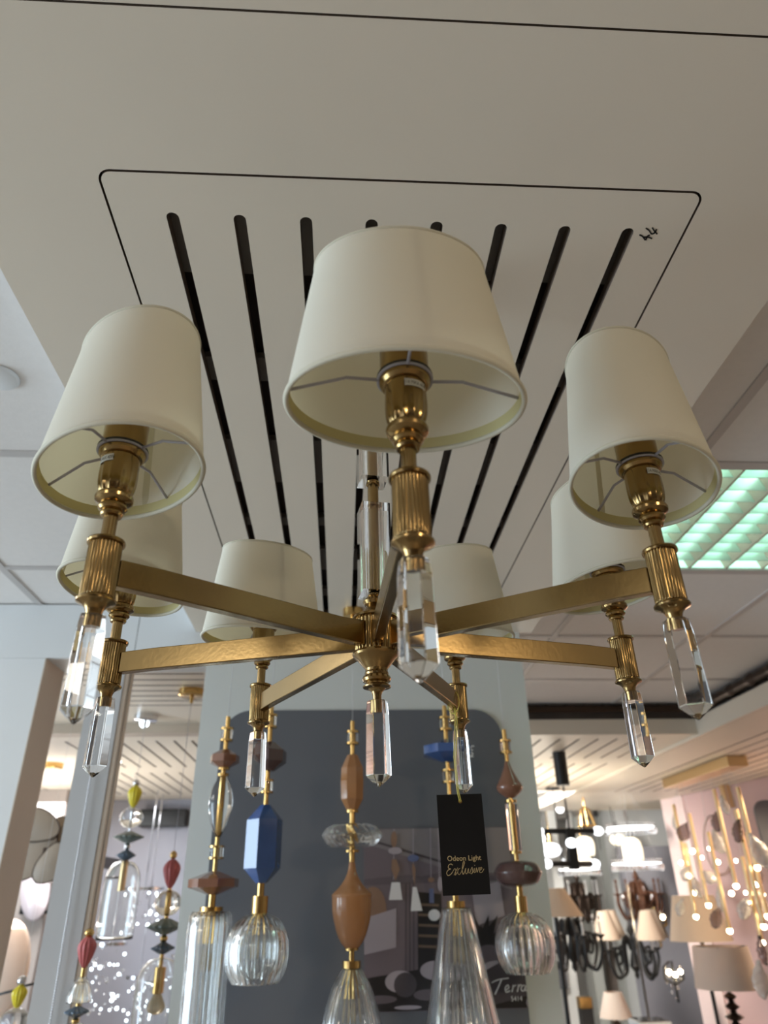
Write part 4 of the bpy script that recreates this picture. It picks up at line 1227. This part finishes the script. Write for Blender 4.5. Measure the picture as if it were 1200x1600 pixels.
# scroll chandeliers --------------------------------------------------------
def scroll_chandelier(label, cx, cy, Y, nar, Rp, hpx, m, shades=None, drops=False, zc=None, group=None, name='scroll_chandelier', a0=.35):
    c = at(cx, cy, Y); k_ = mpp(c.x, c.y, c.z)
    e = empty(name, tuple(c), label, 'chandelier', group)
    zc = ZG if zc is None else zc
    b = bmesh.new()
    prof = [(.004, zc - c.z), (.004, hpx * k_ * .9), (.012, hpx * k_ * .8), (.03, hpx * k_ * .6), (.012, hpx * k_ * .45), (.02, 0), (.045, -hpx * k_ * .35), (.015, -hpx * k_ * .5), (.02, -hpx * k_ * .6), (.001, -hpx * k_ * .7)]
    lathe(b, prof[::-1], 20)
    bm_obj('stem', b, m, e, smooth=.9)
    b = bmesh.new(); lathe(b, [(.05, zc - c.z - .03), (.06, zc - c.z - .001)], 20); bm_obj('ceiling_cup', b, m, e, smooth=.6)
    R0 = Rp * k_
    H = hpx * k_
    arm = None
    for q in range(nar):
        a = 2 * PI * q / nar + a0
        if arm is None:
            b = bmesh.new()
            path = smoothprof([(.02, 0, .1 * H), (.25 * R0, 0, .45 * H), (.42 * R0, 0, .1 * H), (.45 * R0, 0, -.45 * H), (.75 * R0, 0, -.62 * H), (1.0 * R0, 0, -.25 * H), (1.0 * R0, 0, .05 * H)], 5)
            tube(b, path, 2.6 * k_ if m != 'amber' else 2.6 * k_, 7)
            curl = [(.62 * R0 + .16 * R0 * math.cos(t) * (1 - t / 12), 0, -.1 * H + .3 * H * math.sin(t) * (1 - t / 12)) for t in [k * .45 for k in range(18)]]
            tube(b, curl, 1.9 * k_, 6)
            lathe(b, [(.3 * 6 * k_, .05 * H), (6 * k_, .08 * H), (6.5 * k_, .12 * H)], 14, c=(R0, 0))
            arm = bm_obj('arm', b, m, e, smooth=.9)
            arm.rotation_euler = (0, 0, a)
            b = bmesh.new(); lathe(b, [(1.6 * k_, .12 * H), (1.6 * k_, .40 * H)], 10, c=(R0, 0)); ball(b, (R0, 0, .48 * H), 2.0 * k_, 8, 6, 1.8)
            can = bm_obj('candle', b, 'wirelite' if m != 'amber' else 'amber', arm, smooth=.8)
            if shades:
                ya, yb, wa, wb = shades
                b = bmesh.new(); n = 28
                ri = [[b.verts.new((R0 + r * math.cos(2 * PI * s / n), r * math.sin(2 * PI * s / n), z)) for s in range(n)] for r, z in ((wb * k_ / 2, yb * k_), (wa * k_ / 2, ya * k_), (wa * k_ / 2 - .002, ya * k_), (wb * k_ / 2 - .002, yb * k_))]
                for j in range(4):
                    for s in range(n): b.faces.new((ri[j][s], ri[j][(s + 1) % n], ri[(j + 1) % 4][(s + 1) % n], ri[(j + 1) % 4][s]))
                bm_obj('lamp_shade', b, 'linen', arm, smooth=.9)
            if drops:
                b = bmesh.new()
                for s in range(5): lathe(b, [(0, -.62 * H - .01 - s * .022), (.007, -.62 * H - s * .022), (0, -.62 * H + .01 - s * .022)], 6, c=(.75 * R0, 0))
                bm_obj('crystal_drops', b, 'crystal', arm)
        else:
            c2 = copy_tree(arm, e)
            c2.rotation_euler = (0, 0, a)
    return e
scroll_chandelier('large bare black scroll chandelier, nearest in the aisle', 893, 1468, 4.75, 7, 46, 62, 'black', zc=2.418)
floor_lamp('floor_lamp', 'beige cone-shaded lamp half hidden behind the display wall edge', 'floor lamp', 866, 1388, 1432, 36, 84, 3.9, 'linen', 'pole')
scroll_chandelier('black scroll chandelier with small beige cone shades, farther aisle', 990, 1489, 5.9, 4, 46, 50, 'black', shades=(58, 19, 18, 43), a0=3.45)
scroll_chandelier('dark crystal-hung chandelier above the black scroll one', 905, 1405, 7.6, 7, 30, 48, 'dbronze', drops=True)
scroll_chandelier('brown glass chandelier with drooping arms beside the lilac wall', 998, 1402, 7.0, 9, 33, 46, 'amber', drops=True)
# black cross chandelier on a long rod
cx_ = empty('cross_chandelier', tuple(at(893, 1325, 3.3)), 'black column chandelier with crossed bars and bright white globes', 'chandelier')
L0 = cx_.location
k_ = mpp(*L0)
b = bmesh.new(); box(b, -7 * k_, 7 * k_, -7 * k_, 7 * k_, -30 * k_, 28 * k_); bevel(b, .003); bm_obj('column', b, 'black', cx_)
ct = 2.399 - L0.z
b = bmesh.new(); lathe(b, [(.0045, 28 * k_), (.0045, ct - .12)], 10); bm_obj('rod', b, 'black', cx_)
b = bmesh.new(); lathe(b, [(.034, ct - .175), (.036, ct - .173), (.036, ct)], 28); bm_obj('ceiling_cup', b, 'black', cx_, smooth=.6)
for (a, L, z) in ((.1, 42, 24), (PI + .1, 45, 24), (1.2, 36, 5), (PI + 1.3, 34, 5), (.5, 40, -22), (PI + .35, 44, -22)):
    b = bmesh.new(); tube(b, [(0, 0, z * k_), (L * k_ * math.cos(a), L * k_ * math.sin(a), z * k_)], 4.0 * k_, 10)
    ar_ = bm_obj('bar', b, 'black', cx_, smooth=.8)
    b = bmesh.new(); ball(b, ((L + 6) * k_ * math.cos(a), (L + 6) * k_ * math.sin(a), z * k_), 8.5 * k_, 18, 10, .8); bm_obj('globe', b, 'opalw', ar_, smooth=True)
# crystal disc pendants
def crystal_ring(label, cx, cy, Y, wpx, group='crystal rim pendants down the aisle'):
    c = at(cx, cy, Y); k_ = mpp(c.x, c.y, c.z)
    e = empty('crystal_ring_lamp', tuple(c), label, 'pendant lamp', group)
    R0 = wpx * k_ / 2
    b = bmesh.new(); lathe(b, [(R0 * .95, -.006), (R0, -.006), (R0, .006), (R0 * .95, .006)], 48, closed=True); bm_obj('led_rim', b, 'opalw', e)
    b = bmesh.new()
    n = 40
    for q in range(n):
        a = 2 * PI * q / n
        lathe(b, [(0, -.05), (.012, -.03), (.012, -.014), (0, .0)], 6, c=(R0 * 1.02 * math.cos(a), R0 * 1.02 * math.sin(a)))
        lathe(b, [(0, .012), (.01, .022), (0, .034)], 6, c=(R0 * 1.0 * math.cos(a), R0 * 1.0 * math.sin(a)))
    s = bm_obj('crystals', b, 'crystal', e)
    b = bmesh.new()
    for q in range(3):
        a = 2 * PI * q / 3
        tube(b, [(R0 * math.cos(a), R0 * math.sin(a), 0), (0, 0, ZG - c.z)], .0012, 5)
    bm_obj('wires', b, 'wirelite', e)
crystal_ring('upper crystal-rimmed ring lamp right of the black cross chandelier', 985, 1294, 5.5, 72)
crystal_ring('lower crystal-rimmed ring lamp, right end beside the lilac wall', 995, 1350, 5.0, 74)
crystal_ring('small crystal-rimmed ring lamp below the black cross chandelier', 905, 1359, 6.0, 62)
crystal_ring('crystal-rimmed ring lamp half hidden beside the display wall', 852, 1345, 8.0, 60)
# opal pendants
def opal(label, cx, ya, yb, w, Y, kind, top=True, m='opal'):
    c = at(cx, (ya + yb) / 2, Y); k_ = mpp(c.x, c.y, c.z)
    e = empty('opal_pendant', tuple(c), label, 'pendant lamp', 'lit opal glass pendants down the aisle')
    h = (yb - ya) * k_ / 2; r = w * k_ / 2
    b = bmesh.new()
    if kind == 'ball': ball(b, (0, 0, 0), r, 24, 12, h / r)
    else: lathe(b, smoothprof([(r * .9, -h), (r, -h * .5), (r, h * .2), (r * .8, h * .75), (r * .3, h)], 4), 32)
    bm_obj('glass_shade', b, m, e, smooth=.9)
    b = bmesh.new(); lathe(b, [(r * .28, h * .95), (r * .28, h + .10), (.006, h + .11), (.003, ZG - c.z)], 16); bm_obj('top_fitting', b, 'black' if top else 'gold', e, smooth=.6)
opal('small round lit opal pendant above the capsule-shaped one', 965, 1303, 1320, 24, 6.9, 'ball')
opal('capsule-shaped lit opal pendant beside the ring lamps', 988, 1310, 1345, 30, 6.3, 'bell')
opal('bell-shaped lit opal pendant right behind the black column', 914, 1308, 1335, 28, 6.6, 'bell')
opal('low round lit opal pendant under the bell-shaped one', 912, 1337, 1352, 26, 6.9, 'ball', False)
opal('round bright white pendant beside the display wall edge', 836, 1300, 1322, 32, 6.5, 'ball', True, 'opalw')
opal('bright white pendant left of the black column chandelier', 860, 1318, 1338, 34, 7.0, 'ball', False, 'opalw')
opal('white pendant low beside the display wall edge', 832, 1335, 1354, 30, 5.6, 'bell', True, 'opalw')
opal('tiny white globe pendant close to the ceiling', 875, 1258, 1270, 12, 6.0, 'ball', False, 'opalw')
# black canopies with cords
for (px, lab) in ((835, 'black ceiling cup with cord nearest the display wall'), (929, 'black ceiling cup with cord, middle of three'), (975, 'black ceiling cup with cord, rightmost of three')):
    q = atz(px, 1262, ZG)
    b = bmesh.new(); lathe(b, [(.022, -.09), (.03, -.06), (.02, -.03), (.08, -.02), (.085, -.001)], 24); tube(b, [(0, 0, -.09), (0, 0, -.42)], .004, 6)
    t = bm_obj('ceiling_cup', b, 'black', loc=(q.x, q.y, ZG - .004), smooth=.6); tag(t, lab, 'ceiling lamp')
# gold lyre lantern
c = at(915, 1275, 5.2); k_ = mpp(*c)
b = bmesh.new()
tube(b, [(-8 * k_, 0, -14 * k_), (-6 * k_, 0, 8 * k_), (0, 0, 13 * k_), (6 * k_, 0, 8 * k_), (13 * k_, 0, -14 * k_)], 2.2 * k_, 8)
tube(b, [(0, -5 * k_, -14 * k_), (0, 0, 13 * k_), (0, 0, ZG - c.z)], 1.2 * k_, 8); tube(b, [(-8 * k_, 0, -14 * k_), (13 * k_, 0, -14 * k_)], 1.6 * k_, 8)
t = bm_obj('gold_lantern', b, 'gold', loc=c, smooth=.8); tag(t, 'gold lyre-shaped lantern frame behind the black rod', 'lantern')
# far aisle walls, columns, panels
def fbox(px0, px1, py, Y, m, z1=2.54, th=.3, name='wall_booth', z0=0):
    a, c_ = at(px0, py, Y), at(px1, py, Y)
    bb = bmesh.new(); box(bb, a.x, c_.x, Y, Y + th, z0, z1)
    return struct(bm_obj(name, bb, m))
fbox(1000, 1110, 1500, 7.0, 'lilac', name='wall_booth', th=.2, z1=at(1010, 1322, 7.0).z)
fbox(990, 1110, 1500, 7.3, 'white', name='wall_booth')
fbox(925, 940, 1500, 8.4, 'sage', name='wall_booth')
fbox(975, 1003, 1500, 8.0, 'sage', name='wall_booth')
fbox(880, 898, 1500, 7.6, 'white', name='wall_booth')
a, c_ = at(946, 1500, 8.9), at(992, 1585, 8.9)
b = bmesh.new(); box(b, a.x, c_.x, 8.9, 8.95, c_.z, a.z + .1); bevel(b, .01); t = bm_obj('wall_panel', b, 'taupe', ); tag(t, 'taupe round-cornered panel on the far aisle wall', 'wall panel')
a, c_ = at(868, 1502, 7.5), at(889, 1545, 7.5)
b = bmesh.new(); box(b, a.x, c_.x, 7.5, 7.53, c_.z, a.z); t = bm_obj('wall_panel', b, 'grey'); tag(t, 'small grey panel under the nearest black scroll chandelier', 'wall panel')
b = bmesh.new(); a, c_ = at(925, 1500, 9.2), at(1015, 1500, 9.2); box(b, a.x - 1.5, c_.x + .2, 9.0, 9.1, 0, 2.54); struct(bm_obj('wall_booth', b, 'white'))
p = at(915, 1580, 5.6)
bx = empty('gift_box', tuple(p), 'black and gold box standing low in the far aisle', 'box')
b = bmesh.new(); box(b, -.045, .045, -.04, .04, -.12, .02); bm_obj('box_body', b, 'black', bx)
b = bmesh.new(); box(b, -.047, .047, -.042, .042, .0205, .09); bm_obj('lid', b, 'gold', bx)
b = bmesh.new(); box(b, p.x - .12, p.x + .12, p.y - .12, p.y + .12, 0, p.z - .121); bevel(b, .006); t = bm_obj('display_stand', b, 'white'); tag(t, 'white display stand under the black and gold box', 'display stand')
# sconces on the lilac wall
def sconce(label, cx, cy, Y, k, m, gm):
    c = at(cx, cy, Y); k_ = mpp(*c)
    e = empty('wall_sconce', tuple(c), label, 'wall sconce', 'sconces by the lilac wall end')
    b = bmesh.new(); tube(b, [(0, .05, 18 * k_), (-14 * k_, 0, 12 * k_), (-15 * k_, 0, -4 * k_), (0, 0, -12 * k_), (15 * k_, 0, -4 * k_), (14 * k_, 0, 10 * k_)], 1.8 * k_, 7); tube(b, [(0, 0, -34 * k_), (0, 0, 20 * k_)], 2 * k_, 8)
    bm_obj('frame', b, m, e, smooth=.8)
    for q in range(14):
        x, z = random.uniform(-13, 13) * k_, random.uniform(-30, 12) * k_
        b = bmesh.new(); lathe(b, [(0, z - 4 * k_), (2.4 * k_, z), (0, z + 4 * k_)], 6, c=(x, random.uniform(-.04, .03)))
        bm_obj('crystal_drop', b, 'crystal', e)
    for (x, z) in ((-9, 6), (0, 2), (9, 6)):
        b = bmesh.new(); ball(b, (x * k_, -.03, z * k_), 3.4 * k_, 12, 8); bm_obj('bulb', b, gm, e, smooth=True)
sconce('crystal wall sconce with dark frame, larger and lower one', 1053, 1525, 5.2, 1, 'black', 'glow')
sconce('copper wall sconce glowing warm above the crystal one', 1026, 1440, 6.2, 1, 'gold', 'glow')
# glass stand
p = at(1014, 1592, 4.6)
b = bmesh.new(); box(b, -.09, .09, -.09, .09, -.006, 0); box(b, -.006, .006, -.006, .006, 0, .75)
t = bm_obj('chrome_stand', b, 'chrome', loc=(p.x, p.y, p.z)); tag(t, 'thin chrome pole stand on a square plate, bottom of aisle', 'stand')
b = bmesh.new(); box(b, p.x - .1, p.x + .1, p.y - .1, p.y + .1, 0, p.z - .0065); t = bm_obj('display_stand', b, 'white'); tag(t, 'white display stand under the thin chrome pole', 'display stand')
